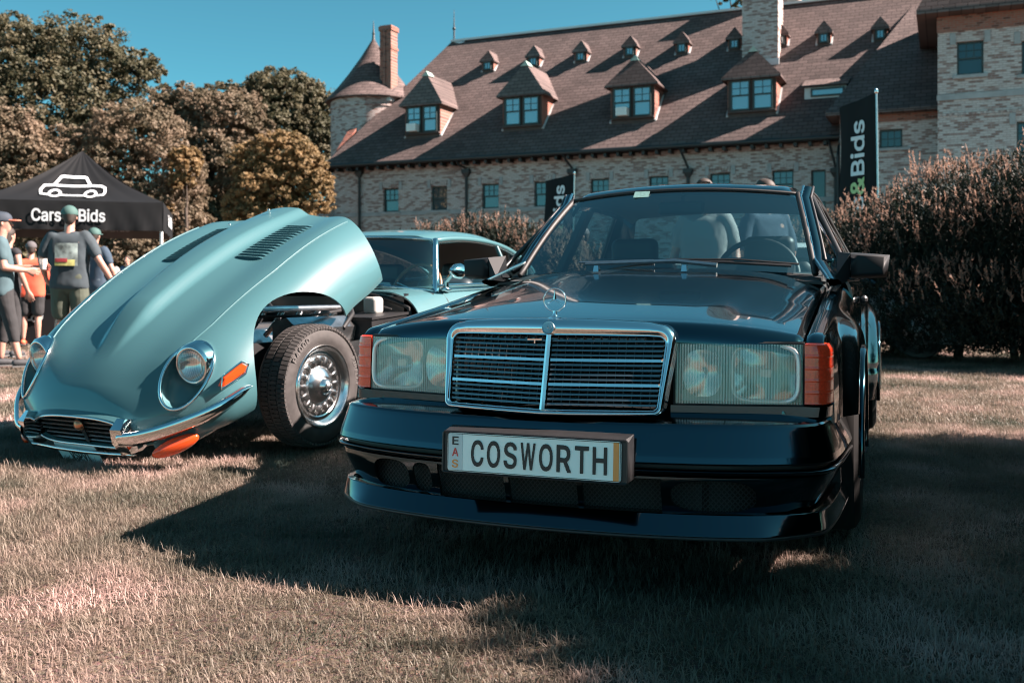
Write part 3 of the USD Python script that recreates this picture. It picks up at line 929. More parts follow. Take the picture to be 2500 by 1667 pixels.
c2 = add(hall, 'turret_chimney', join(wallbox(cu - .36, cu + .36, cy - .36, cy + .36, zt0 - 1.5, zt1), wallbox(cu - .42, cu + .42, cy - .42, cy + .42, zt1 - .30, zt1 - .06), wallbox(cu - .40, cu + .40, cy - .40, cy + .40, zt1 - 1.35, zt1 - 1.2), wallbox(cu - .13, cu + .02, cy - .43, cy - .36, zt0 - .5, zt1 - .3)), 'red_brick')
add(c2, 'chimney_flashing', box((cu, cy - .1, zt0), (.95, .95, .34), .03), 'lead_grey')
# the end gable wall joining turret and hall
add(hall, 'parapet', hull([(UL - .1, .3, 3), (UL + .35, .3, 3), (UL - .1, .3, zt + .2), (UL + .35, .3, zt + .2), (UL - .1, 4.2, 3), (UL + .35, 4.2, 3), (UL - .1, 4.2, zt + 4.4), (UL + .35, 4.2, zt + 4.4)]), 'red_brick')

# wing before the right part, with its own roof, and the tower beside it
OW = 2.0
ze_w = bz(2100, 272, OW + .5)[1]
u_w1 = bz(2300, 300, OW)[0]
add(hall, 'wing_wall', tm(solid(wallbox(u_wing0, u_w1, -OW, 0.3, -.3, ze_w + .25)) - solid(wallbox(bz(2147, 330, OW)[0], bz(2203, 330, OW)[0], -OW - .3, -OW + .3, bz(2170, 361, OW)[1], bz(2170, 316, OW)[1]))), 'white_brick')
add(hall, 'wing_frieze', wallbox(u_wing0 - .02, u_w1, -OW - .06, -OW - .003, ze_w - .42, ze_w + .05), 'red_brick')
uw = (bz(2147, 330, OW)[0] + bz(2203, 330, OW)[0]) / 2
sash(None, 'window', uw, bz(2170, 361, OW)[1], bz(2170, 316, OW)[1], bz(2203, 330, OW)[0] - bz(2147, 330, OW)[0], -OW + .12, split=False, cols=3, rows=2, dark=True, label='dark wide window of the wing')
add(hall, 'window_sill', box((uw, -OW - .03, bz(2170, 361, OW)[1] - .07), (1.5, .16, .12), .015), 'grey_stone')
e0 = bz(2014.6, 274, OW + .6)
ua_, ya_, za_ = on_roof(2227, 20)
add(hall, 'wing_roof', hull([(e0[0], -OW - .6, ze_w), (u_w1 + 1, -OW - .6, ze_w), (e0[0], -OW - .6, ze_w - .12), (u_w1 + 1, -OW - .6, ze_w - .12), (ua_, ya_ + .1, za_ + .1), (u_w1 + 1, ya_ + .1, za_ + .1), (e0[0], -.2, ze_w - .12), (e0[0] + .1, .3, ze_w + .1), (ua_ + .6, ya_ + .5, za_ - .8), (u_w1 + 1, ya_ + .5, za_ - .8)]), 'shingle')
OT = 3.4
u_t0 = bz(2289, 200, OT)[0]
z_te = bz(2400, 32, OT)[1]
tw = [(2336, 2401, 101, 182), (2494, 2560, 98, 180), (2482, 2548, 296, 400)]
cuts = []
for a, b, c, d in tw:
    cuts.append((bz(a, c, OT)[0], bz(b, c, OT)[0], bz((a + b) / 2, d, OT)[1], bz((a + b) / 2, c, OT)[1]))
tower = solid(wallbox(u_t0, u_t0 + 9, -OT, 4, -.3, z_te))
for a, b, c, d in cuts:
    tower = tower - solid(wallbox(a, b, -OT - .3, -OT + .3, c, d))
add(hall, 'tower_wall', tm(tower), 'white_brick')
add(hall, 'tower_frieze', wallbox(u_t0 - .03, u_t0 + 9, -OT - .06, -OT - .003, z_te - .62, z_te - .02), 'red_brick')
for k, (a, b, c, d) in enumerate(cuts):
    sash(None, 'window', (a + b) / 2, c, d, b - a, -OT + .12, cols=3, rows=2, dark=True, label='dark sash window of the tower')
    add(hall, 'window_sill', box(((a + b) / 2, -OT - .03, c - .08), (b - a + .3, .16, .15), .015), 'grey_stone')
    for s in (0, 1):
        x = (a - .14, b + .14)[s]
        add(hall, 'stone_block', box((x, -OT - .012, d + .12), (.22, .05, .45), .01), 'grey_stone')
for zz in (bz(2400, 232, OT)[1], bz(2400, 455, OT)[1]):
    add(hall, 'stone_band', wallbox(u_t0 - .03, u_t0 + 9, -OT - .045, -OT - .004, zz - .12, zz + .1), 'grey_stone')
zz = bz(2400, 275, OT)[1]
add(hall, 'dentil_course', join(*[wallbox(x, x + .09, -OT - .05, -OT - .004, zz - .07, zz + .07) for x in np.arange(u_t0, u_t0 + 8, .2)]), 'white_brick')
zr = z_te
add(hall, 'tower_roof', hull([(u_t0 - .75, -OT - .75, zr), (u_t0 + 9.7, -OT - .75, zr), (u_t0 - .75, 4.7, zr), (u_t0 + 9.7, 4.7, zr), (u_t0 - .75, -OT - .75, zr + .16), (u_t0 + 9.7, -OT - .75, zr + .16), (u_t0 - .75, 4.7, zr + .16), (u_t0 + 3.5, .3, zr + 9), (u_t0 + 6, .3, zr + 9)]), 'shingle')
add(hall, 'downpipe', tube([(u_wing0 - .2, -.3, zw_e - .4), (u_wing0 - .15, -1.2, zw_e - .9), (u_wing0 - .12, -1.3, -.2)], .08, 8), 'iron_black', 40)
# ================================================================ the black sedan (x to the photograph's right, y towards its rear, z up)
sedan = thing('black_sedan', 'black sedan with a chrome grille and star ornament, parked on the grass in front', 'car', (.188, 3.166, 0), -20.7)


def S(name, m, mt, smooth=30, parent=None, label=None, kind=None):
    return add(parent or sedan, name, m, mt, smooth, label, kind)


# ---- hood
def y_front(x):
    return -.125 + .125 * (np.abs(x) / .72) ** 1.7


def x_hood(y):
    return np.interp(y, [-.1, .1, .5, .9, 1.25], [.712, .712, .708, .706, .712])


_zc = CubicSpline([-.2, 0, .3, .7, 1.0, 1.3], [.752, .779, .822, .879, .922, .956])


def z_hood(x, y):
    a = np.abs(x)
    drop = np.interp(y, [-.1, .1, .6, 1.2], [.056, .062, .075, .078]) * (a / .712) ** 3.0
    w = np.interp(y, [-.1, 1.2], [.40, .55])
    raise_ = .004 * (1 - sm(a, w - .07, w + .06)) * sm(y, -.06, .25)
    return _zc(y) - drop + raise_ - .011


NX, NY = 121, 80
xs = np.linspace(-1, 1, NX)
vs = np.concatenate([np.linspace(0, .16, 18)[:-1], np.linspace(.16, 1, NY - 17)])
P = np.zeros((NX, NY, 3))
for j, v in enumerate(vs):
    if v <= .16:
        th = v / .16 * np.pi / 2
    yb = 1.235
    x0 = xs * .712
    yf = y_front(x0)
    ytop = yf + .06
    if v <= .16:
        y = ytop - .06 * np.cos(th)
        xx = np.sign(xs) * np.abs(xs) * (x_hood(y) - .004)
        z = z_hood(xx, ytop) - .062 * (1 - np.sin(th)) - .004
    else:
        y = ytop + (yb - .07 * (1 - (xs) ** 2) - ytop) * (v - .16) / .84
        xx = xs * (x_hood(y) - .004)
        z = z_hood(xx, y) - .004 * np.exp(-(y - ytop) / .05)
    # roll the side edges down into the gap
    e = np.clip((np.abs(xs) - .985) / .015, 0, 1)
    P[:, j] = np.stack([xx, y, z - .010 * e ** 2], -1)
S('hood', shell(P, .012), 'black_paint', 50)

# ---- front fenders with wide arches
WHEEL_Y, WHEEL_Z, WR = .715, .312, .312


def flare(y, z, yc, amt, r0=.375, r1=.50):
    r = np.hypot(y - yc, z - WHEEL_Z)
    ang = np.clip((z - .22) / .2, 0, 1)
    return amt * (1 - sm(r, r0, r1))


def fender_grid():
    K = 64
    ys = np.linspace(-.004, 1.33, 110)
    G = []
    for y in ys:
        xh, zh = x_hood(y) + .004, float(z_hood(np.array(.712), np.array(max(y, .0)))) + .002
        roll = .05 * max(0, 1 - (y / .09)) ** 2 if y < .09 else 0
        zh = zh - roll
        xm = float(np.interp(y, [-.01, .05, .2, .6, 1.0, 1.33], [.752, .783, .800, .812, .818, .818]))
        cx = [xh, xh + .018, xh + .05, xm - .022, xm - .006, xm, xm + .004, xm + .006, xm]
        cz = [zh - .012, zh - .002, zh - .007, zh - .045, zh - .085, zh - .15, .52, .40, .22]
        s = np.array([0, .03, .08, .17, .26, .38, .62, .8, 1.0])
        t = np.linspace(0, 1, K)
        px_, pz_ = PchipInterpolator(s, cx)(t), PchipInterpolator(s, cz)(t)
        f = flare(np.full(K, y), pz_, WHEEL_Y, .047) * sm(px_, xh + .05, xm - .01)
        G.append(np.stack([px_ + f, np.full(K, y), pz_], 1))
    return np.array(G)


G = fender_grid()
arch = tm(cyl((.55, WHEEL_Y, WHEEL_Z - .01), (1.2, WHEEL_Y, WHEEL_Z - .01), .338, 72))
fd = solid(shell(G[:, ::-1], .012))
low = solid(box((.8, .15, .22), (.6, .62, .46)))           # bumper and lamp zone cut away
lampc = solid(box((.8, -.02, .45), (.5, .235, .48)))
fd = fd - solid(arch) - low - lampc
fd = tm(fd)
S('fender', fd, 'black_paint', 40)
S('fender', mirror(fd), 'black_paint', 40)
for s in (1, -1):     # arch lips
    a = np.linspace(math.radians(-10), math.radians(190), 40)
    lp = np.stack([np.full(40, .860), WHEEL_Y + .342 * np.cos(a), WHEEL_Z - .01 + .342 * np.sin(a)], 1)
    lp[:, 0] = .822 + flare(lp[:, 1], lp[:, 2], WHEEL_Y, .047) - .006
    lp[:, 0] *= s
    S('arch_lip', tube(lp, .010, 8), 'black_paint', True)
    S('wheel_well', tm(solid(cyl((s * .45, WHEEL_Y, WHEEL_Z), (s * .80, WHEEL_Y, WHEEL_Z), .36, 32)) - solid(cyl((s * .47, WHEEL_Y, WHEEL_Z), (s * .9, WHEEL_Y, WHEEL_Z), .345, 32)) - solid(box((s * .6, WHEEL_Y, -.2), (.6, 1, .7)))), 'black_void')

# ---- grille shell: outer frame polygon leaning back, pointed in plan
def gy(x, z):
    """front of the grille: leans back with height, pointed at the middle"""
    return -.285 + (z - .486) * .30 + .13 * (np.abs(x) / .36) ** 1.25 * .55


def ring(outer, inner, t0, t1, dome=.0):
    """a frame between two outlines of the same count, lying on the grille surface"""
    o, i = np.array(outer), np.array(inner)
    n = len(o)
    rows = []
    prof_ = [(.045, 0)] + [(-t1 * math.sin(math.pi * min(1, w / .86)) ** .55 if w < .86 else (-.004 if w < .99 else .002), w) for w in (0, .06, .16, .32, .5, .68, .8, .86, .90, .96, 1.0)] + [(.035, 1.0)]
    for off, w in prof_:
        q = o * (1 - w) + i * w
        y = np.array([gy(x, z) for x, z in q])
        rows.append(np.stack([q[:, 0], y + off, q[:, 1]], 1))
    return gridmesh(np.array(rows), True)


def outline(x_t, z_t, x_b, z_b, r_t, r_b, ct=.012, cb=.0, n=10):
    """closed outline, counter-clockwise from the bottom middle, rounded corners"""
    pts = []
    def arc(cx, cz, r, a0, a1):
        for a in np.linspace(a0, a1, n):
            pts.append((cx + r * math.cos(a), cz + r * math.sin(a)))
    for x in np.linspace(0, x_b - r_b, 14)[:-1]:
        pts.append((x, z_b + cb * (x / x_b) ** 2))
    arc(x_b - r_b, z_b + cb + r_b, r_b, -np.pi / 2, 0)
    for k in np.linspace(0, 1, 14)[1:-1]:
        pts.append((x_b + (x_t - x_b) * k, z_b + cb + r_b + (z_t - r_t - ct - z_b - cb - r_b) * k))
    arc(x_t - r_t, z_t - r_t - ct, r_t, 0, np.pi / 2)
    for x in np.linspace(x_t - r_t, 0, 14)[1:]:
        pts.append((x, z_t - ct * (x / x_t) ** 2))
    h = pts[:]
    return np.array(h + [(-x, z) for x, z in h[-2:0:-1]])


go = outline(.366, .762, .343, .484, .05, .025, .016, .004)
gi = outline(.336, .712, .324, .502, .022, .012, .002, .002)
S('grille_shell', ring(go, gi, .006, .013), 'chrome', 50)
# back plate, slats, chrome bars
bp = np.array([(x * .97, gy(x, z) + .055, z) for x, z in gi])
S('grille_back', gridmesh(np.array([bp, bp * [.0, 1, 1] * 1.0 + [0, 0, 0]]), True), 'black_void')
zs = np.linspace(.502, .712, 16)[1:-1]


def xg(z):
    return np.interp(z, [.5, .715], [.324, .336]) - .004


for k, z in enumerate(zs):
    chrome_bar = k in (4, 9)
    for s in (-1, 1):
        xx = s * np.linspace(.010, xg(z), 8)
        y = gy(xx, z)
        if chrome_bar:
            prof_ = ((-.0042, -.002), (.0042, .0), (.0042, .03), (-.0042, .03))
        else:
            prof_ = ((-.0032, .0035), (.0024, .0062), (.0026, .024), (-.0012, .024))
        rows = [np.stack([xx, y + b_, np.full(8, z + a_)], 1) for a_, b_ in prof_]
        m = gridmesh(np.array(rows + rows[:1]))
        S('grille_bar' if chrome_bar else 'grille_slat', m, 'chrome' if chrome_bar else 'slat_metal', False)
vb = []
for x in np.linspace(-.30, .30, 25):
    if abs(x) > .012:
        vb.append(bar((x, gy(x, .51) + .018, .51), (x, gy(x, .71) + .018, .71), .0022, .018, (0, 1, 0)))
S('grille_mesh', join(*vb), 'black_plastic', kind='stuff')
S('grille_spine', hull([(a * .0075, gy(0, z) + b, z) for a in (-1, 1) for z, b in ((.500, -.006), (.716, -.006), (.500, .02), (.716, .02))] + [(0, gy(0, .5) - .012, .5), (0, gy(0, .715) - .012, .715)]), 'chrome', 30)
S('grille_badge', join(box((-.045, gy(.045, .698) - .004, .700), (.046, .004, .0045)), box((-.045, gy(.045, .698) - .004, .693), (.004, .004, .010))), 'chrome')
# ornament: ring, three pointed star, foot; round badge under it
oc = np.array([0, -.165, .818])
a = np.linspace(0, 2 * np.pi, 48, endpoint=False)
on = S('hood_ornament', tube(oc + np.stack([.0345 * np.cos(a), 0 * a, .0345 * np.sin(a)], 1), .0022, 8, True), 'chrome', True)
pts = []
for k in range(6):
    r = .0335 if k % 2 == 0 else .0052
    an = np.pi / 2 + k * np.pi / 3
    pts.append((r * math.cos(an), r * math.sin(an)))
st = []
for k in range(6):
    p0, p1 = pts[k], pts[(k + 1) % 6]
    for sgn in (-1, 1):
        st.append(trimesh.Trimesh([(p0[0], 0, p0[1]), (p1[0], 0, p1[1]), (0, sgn * .0042, 0)], [(0, 1, 2)] if sgn < 0 else [(0, 2, 1)], process=False))
S('star', move(join(*st), *oc), 'chrome', False, on)
S('ornament_foot', move(lathe([(0, .0), (.021, .0), (.020, .005), (.009, .011), (.006, .017), (.0055, .026), (0, .026)], 24), 0, -.165, .7585), 'chrome', 30, on)
bc = (0, gy(0, .732) - .0155, .735)
tilt = -17
bd = S('round_badge', rot(place(lathe([(0, .0), (.0185, .0), (.0195, .002), (.0185, .004), (.0165, .0035), (.0120, .0035), (.0115, .005), (0, .005)], 32), bc, (1, 0, 0), (0, 0, 1), (0, -1, 0)), tilt, (1, 0, 0), bc), 'satin_steel', 30)
S('badge_star', rot(place(move(join(*[trimesh.Trimesh([(pts[k][0] * .33, pts[k][1] * .33, 0), (pts[(k + 1) % 6][0] * .33, pts[(k + 1) % 6][1] * .33, 0), (0, 0, .0025)], [(0, 1, 2)], process=False) for k in range(6)]), z=.0052), bc, (1, 0, 0), (0, 0, 1), (0, -1, 0)), tilt, (1, 0, 0), bc), 'chrome', False, bd)

# ---- headlamps and indicators
def fy(x):
    return y_front(x) + .004


def lamp_panel(x0, x1, z0, z1, dy, n=14, skew=0.0):
    xx = np.linspace(x0, x1, n)
    zz = np.linspace(z0, z1, 6)
    return np.array([[(x + skew * (z - z1), fy(x) + dy + (z1 - z) * -.06, z) for z in zz] for x in xx])


for s in (1, -1):
    f = (lambda m: m) if s == 1 else mirror
    box_ = join(*[gridmesh(p) for p in (lamp_panel(.352, .712, .508, .692, .105),)])
    rim = []
    for z in (.510, .691):
        rim.append(tube([(x, fy(x) + (.692 - z) * -.06 + .006, z) for x in np.linspace(.345, .712, 12)], .006, 6))
    for x in (.350, .710):
        rim.append(tube([(x, fy(x) + .006 - .011, .510), (x, fy(x) + .006, .690)], .006, 6))
    sides = [gridmesh(np.array([[(x, fy(x) + (.692 - z) * -.06 + d, z) for x in np.linspace(.346, .713, 12)] for d in (.01, .11)])) for z in (.509, .692)]
    sides += [gridmesh(np.array([[(x, fy(x) + (.692 - z) * -.06 + d, z) for z in (.509, .6, .692)] for d in (.01, .11)])) for x in (.347, .712)]
    hl = S('headlamp', f(join(*rim, *sides)), 'gasket', 30)
    S('lamp_back', f(box_), 'lamp_back', 30, hl)
    # main bowl (outer) and fog bowl (inner), chrome surround
    def bowl(cx, cz, rx, rz, depth, sq, n=40):
        rows = []
        for k in np.linspace(1, .12, 9):
            an = np.linspace(0, 2 * np.pi, n, endpoint=False)
            q = 2.0 + (sq - 2.0) * k ** 5
            r = (np.abs(np.cos(an)) ** q + np.abs(np.sin(an)) ** q) ** (-1 / q)
            x, z = cx + rx * k * r * np.cos(an), cz + rz * k * r * np.sin(an)
            y = fy(np.full(n, cx)) + .016 + depth * (1 - k ** 2)
            rows.append(np.stack([x, y, z], 1))
        return gridmesh(np.array(rows), True)
    S('reflector', f(bowl(.603, .600, .094, .079, .075, 4.5)), 'lamp_bowl', 40, hl)
    S('reflector', f(bowl(.425, .600, .058, .070, .07, 2.6)), 'lamp_bowl', 40, hl, label='smaller inner fog lamp bowl')
    an = np.linspace(0, 2 * np.pi, 48, endpoint=False)
    rr_ = (np.abs(np.cos(an)) ** 4.5 + np.abs(np.sin(an)) ** 4.5) ** (-1 / 4.5)
    S('bowl_frame', f(tube(np.stack([.603 + .096 * rr_ * np.cos(an), np.full(48, fy(.603) + .014) + (.60 - (.60 + .081 * rr_ * np.sin(an))) * -.06, .600 + .081 * rr_ * np.sin(an)], 1), .0075, 8, True)), 'bowl_edge', True, hl)
    S('bulb', f(join(sph((.603, fy(.603) + .055, .60), (.012, .02, .012), 2), box((.603, fy(.603) + .035, .600), (.03, .004, .022)))), 'satin_steel', 30, hl)
    S('lamp_divider', f(box((.492, fy(.492) + .012, .600), (.006, .02, .178))), 'gasket', False, hl)
    S('lens', f(shell(lamp_panel(.352, .708, .513, .688, .0, 24), -.004)), 'fluted_glass', 40, hl)
    # indicator wraps the corner
    path = [(.716, fy(.716) - .001), (.735, .0), (.752, .006), (.768, .018), (.777, .036), (.782, .06), (.785, .092)]
    zz = np.linspace(.513, .690, 61)
    rows = []
    for z in zz:
        k = (z - .513) / .177
        rib = .0014 * max(0, math.cos(k * 2 * np.pi * 5.0)) ** 16
        cr = 1 - .0 * k
        row = []
        for i, (x, y) in enumerate(path):
            e = min(1, i / 2)
            topin = .012 * sm(k, .86, 1.0) * (i / 6)
            row.append((x + rib * (i > 1) * 1.0 - topin, y - rib * .6 * (i <= 4) - (1 - k) * .008, z))
        rows.append(row)
    ind = S('indicator', f(shell(np.array(rows), .006)), 'red_lens', 35)
    S('indicator_housing', f(hull([(.716, .01, .512), (.716, .01, .691), (.765, .035, .512), (.765, .035, .691), (.772, .09, .512), (.772, .09, .691), (.716, .09, .512), (.716, .09, .691)])), 'amber', False, ind)
    # dark strip under the lamps
    S('lamp_strip', f(shell(np.array([[(x, y - (.69 - z) * .055 - .004, z) for z in (.478, .507)] for x, y in [(x, fy(x)) for x in np.linspace(.340, .715, 12)] + [(x + .004, y) for x, y in path[1:]]]), .02)), 'black_paint', 30)

# core support behind lamps and grille
S('nose_panel', hull([(x, y, z) for x in (-.70, .70) for y, z in ((.12, .40), (.12, .69), (.3, .40), (.3, .70))] + [(0, -.06, .44), (0, -.1, .70)]), 'black_void')

# ---- bumper, valance, lip: profiles swept along the nose plan
plan = np.array([(0, -.305), (.10, -.304), (.2, -.298), (.3, -.288), (.4, -.272), (.5, -.25), (.6, -.218), (.68, -.182), (.745, -.142), (.788, -.088), (.806, -.01), (.816, .08), (.824, .2), (.831, .34), (.836, .46)])
tt = np.linspace(0, 1, len(plan))
pl = CubicSpline(tt, plan)(np.linspace(0, 1, 70))
dpl = CubicSpline(tt, plan)(np.linspace(0, 1, 70), 1)
nm = np.stack([dpl[:, 1], -dpl[:, 0]], 1)
nm /= np.linalg.norm(nm, axis=1, keepdims=True)
KW = 1 - sm(np.abs(np.r_[pl[:0:-1, 0], pl[:, 0]]), .60, .77) 
full = np.vstack([pl[:0:-1] * [-1, 1], pl])
fnm = np.vstack([nm[:0:-1] * [-1, 1], nm])


def sweep(prof, lo=0, hi=None, inset=0.0, flat=1.0):
    """prof: (outward offset, z) rows; returns grid along the nose plan"""
    Pg = []
    for (p, n, k) in list(zip(full, fnm, KW))[lo:hi]:
        Pg.append([(p[0] + n[0] * (o * (flat + (1 - flat) * k) - inset * (1 - k) * (.33 - z) / .13), p[1] + n[1] * (o * (flat + (1 - flat) * k) - inset * (1 - k) * (.33 - z) / .13), z) for o, z in prof])
    return np.array(Pg)


def smoothprof(c, n):
    c = np.array(c)
    s = np.r_[0, np.cumsum(np.hypot(*np.diff(c, axis=0).T))]
    return np.stack([PchipInterpolator(s, c[:, k])(np.linspace(0, s[-1], n)) for k in (0, 1)], 1)


def crisp(c, n):
    out = []
    for a, b in zip(c, c[1:]):
        for k in range(n):
            out.append((a[0] + (b[0] - a[0]) * k / n, a[1] + (b[1] - a[1]) * k / n))
    return np.array(out + [c[-1]])


def archcut(mesh):
    w = solid(mesh)
    for s in (-1, 1):
        w = w - solid(cyl((s * .45, WHEEL_Y, WHEEL_Z - .01), (s * 1.2, WHEEL_Y, WHEEL_Z - .01), .334, 72))
    return tm(w)


S('bumper', archcut(shell(sweep(crisp([(-.16, .486), (-.055, .474), (-.038, .470), (-.031, .463), (-.004, .384), (.0005, .366), (-.003, .360), (-.03, .357)], 6))[::-1], .01)), 'black_paint', 40)
S('bumper_groove', gridmesh(sweep([(-.028, .36), (-.028, .325)])), 'gasket', 40)
S('bumper_moulding', archcut(shell(sweep(smoothprof([(-.03, .349), (-.004, .3475), (.004, .343), (.003, .337), (-.006, .332), (-.03, .331)], 14))[::-1], .006)), 'black_paint', 60)
val = sweep(smoothprof([(-.03, .331), (-.014, .322), (-.016, .30), (-.032, .25), (-.040, .225), (-.045, .212)], 18), inset=.02)
v = solid(shell(val[::-1], .012))
holes = []
for x0, x1 in ((-.44, -.37), (-.345, -.12), (-.105, .105), (.12, .345), (.37, .60), (-.60, -.455)):
    z0, z1 = .222, .318
    if abs(x0 + x1) / 2 > .36:
        cx, wx = (x0 + x1) / 2, (x1 - x0) / 2
        an = np.linspace(0, 2 * np.pi, 28, endpoint=False)
        o = np.stack([cx + wx * np.sign(np.cos(an)) * np.abs(np.cos(an)) ** .7, .270 + .046 * np.sign(np.sin(an)) * np.abs(np.sin(an)) ** .7], 1)
    else:
        o = np.array([(x0, z0), (x1, z0), (x1, z1), (x0, z1)])
    e = extr(Polygon(o), .5)
    holes.append(solid(place(e, (0, -.02, 0), (1, 0, 0), (0, 0, 1), (0, -1, 0))))
S('valance', archcut(tm(v - m3.Manifold.batch_boolean(holes, m3.OpType.Add))), 'black_paint', 40)
S('valance_back', gridmesh(sweep([(-.085, .345), (-.085, .18)], 18, -18)), 'black_void', 40)
lat = []
cen = len(full) // 2
for sgn in (1, -1):
    for x0 in np.arange(-.78, .62, .0145):
        q = []
        for z in np.linspace(.212, .328, 5):
            x = x0 + sgn * (z - .27) * .9
            if abs(x) > .62:
                continue
            yy = np.interp(x, full[:, 0], full[:, 1]) + .058
            q.append((x, yy, z))
        if len(q) > 2:
            lat.append(tube(q, .0014, 4, caps=False))
S('vent_mesh', join(*lat), 'mesh_dark', True, kind='stuff')
S('vent_backing', gridmesh(sweep([(-.075, .34), (-.075, .20)], 20, -20)), 'black_void', 40)
lip = smoothprof([(-.050, .2105), (-.044, .2095), (-.036, .205), (-.010, .1905), (.014, .178), (.030, .1705), (.034, .167), (.030, .1645), (-.02, .164), (-.08, .17)], 30)
S('lip_spoiler', shell(sweep(crisp([(-.060, .224), (-.020, .2225), (-.016, .220), (.019, .1725), (.021, .169), (.018, .1655), (-.02, .164), (-.08, .17)], 4), inset=.02, flat=.5)[::-1], .006), 'black_paint', 60)
S('lip_edge', tube([(p[0] + n[0] * (.016 * k - .02 * (1 - k)), p[1] + n[1] * (.016 * k - .02 * (1 - k)), .1625) for p, n, k in zip(full, fnm, KW)], .006, 6), 'black_plastic', True)
S('undertray', hull([(x, y, z) for x in (-.72, .72) for y in (.1, 4.0) for z in (.2, .3)] + [(x, -.2, z) for x in (-.45, .45) for z in (.2, .3)]), 'black_void')
# plate
ph = S('plate_holder', join(hull([(s * .278, y, z) for s in (-1, 1) for y, z in ((-.372, .322), (-.366, .430), (-.30, .445), (-.30, .32))] + [(s * .270, y, z) for s in (-1, 1) for y, z in ((-.372, .314), (-.366, .438))]),
       tube([(x, -.371 + (z - .376) * .055, z) for x, z in [(-.272, .318), (.272, .318), (.276, .322), (.276, .431), (.272, .435), (-.272, .435), (-.276, .431), (-.276, .322)]], .0035, 6, True)), 'black_plastic', 30)
PX, PU = np.array([1.0, 0, 0]), np.array([0, .055, .9985])
PO = np.array([0, -.3725, .377])
PNV = np.cross(PX, PU)


def on_plate(m, x, z, d):
    return place(m, PO + PX * x + PU * z + PNV * d, PX, PU, PNV)


lp = S('licence_plate', on_plate(extr(sbox(-.260, -.055, .260, .055).buffer(-.008).buffer(.008), .003), 0, 0, 0), 'white_enamel')
S('plate_band', on_plate(extr(sbox(-.257, -.052, -.213, .052), .0012), 0, 0, .003), 'plate_grey', False, lp)
S('plate_stripe', on_plate(extr(sbox(.238, -.052, .254, .052), .0012), 0, 0, .003), 'ink_orange', False, lp)
S('plate_line', on_plate(extr(sbox(-.2585, -.0535, .2585, .0535).difference(sbox(-.2568, -.0518, .2568, .0518)), .001), 0, 0, .003), 'ink', False, lp)
xo = -.185
for ch, wd in zip('COSWORTH', (.040, .042, .042, .046, .042, .044, .042, .043)):
    t = text(ch, .076, .0022, True)
    t.apply_scale(((wd - .002) / t.extents[0], .076 / t.extents[1], 1))
    t.apply_translation((-t.bounds[0][0] + xo, -t.bounds[0][1] - .038, 0))
    S('plate_letter', on_plate(t, 0, 0, .003), 'ink', False, lp)
    xo += wd + .0095
for k, (ch, mt) in enumerate((('E', 'ink'), ('A', 'ink_red'), ('S', 'ink_orange'))):
    t = text(ch, .024, .001, True)
    t.apply_scale((.020 / t.extents[0], .024 / t.extents[1], 1))
    t.apply_translation((-t.bounds[0][0] - .245, -t.bounds[0][1] + .021 - k * .033, 0))
    S('band_letter', on_plate(t, 0, 0, .0043), mt, False, lp)

# ---- windscreen, pillars, roof
def ws(u, v):
    """u -1..1 across, v 0..1 from scuttle to header"""
    xb, xt = .655 * u, .545 * u
    b = np.array([xb, 1.165 + .15 * u * u, .933 - .022 * u * u])
    t = np.array([xt, 1.700 + .10 * u * u, 1.320 - .028 * u * u])
    p = b * (1 - v) + t * v
    return p + np.array([0, -.6, .75]) * .03 * math.sin(math.pi * v) * (1 - .3 * u * u)


WG = np.array([[ws(u, v) for v in np.linspace(0, 1, 16)] for u in np.linspace(-1, 1, 40)])
S('windscreen', gridmesh(WG), 'windscreen_glass', True)
S('screen_seal', join(tube(WG[:, -1] + [0, -.003, .002], .008, 6), tube(WG[0] * [1.006, 1, 1], .014, 6), tube(WG[-1] * [1.006, 1, 1], .014, 6)), 'gasket', True)
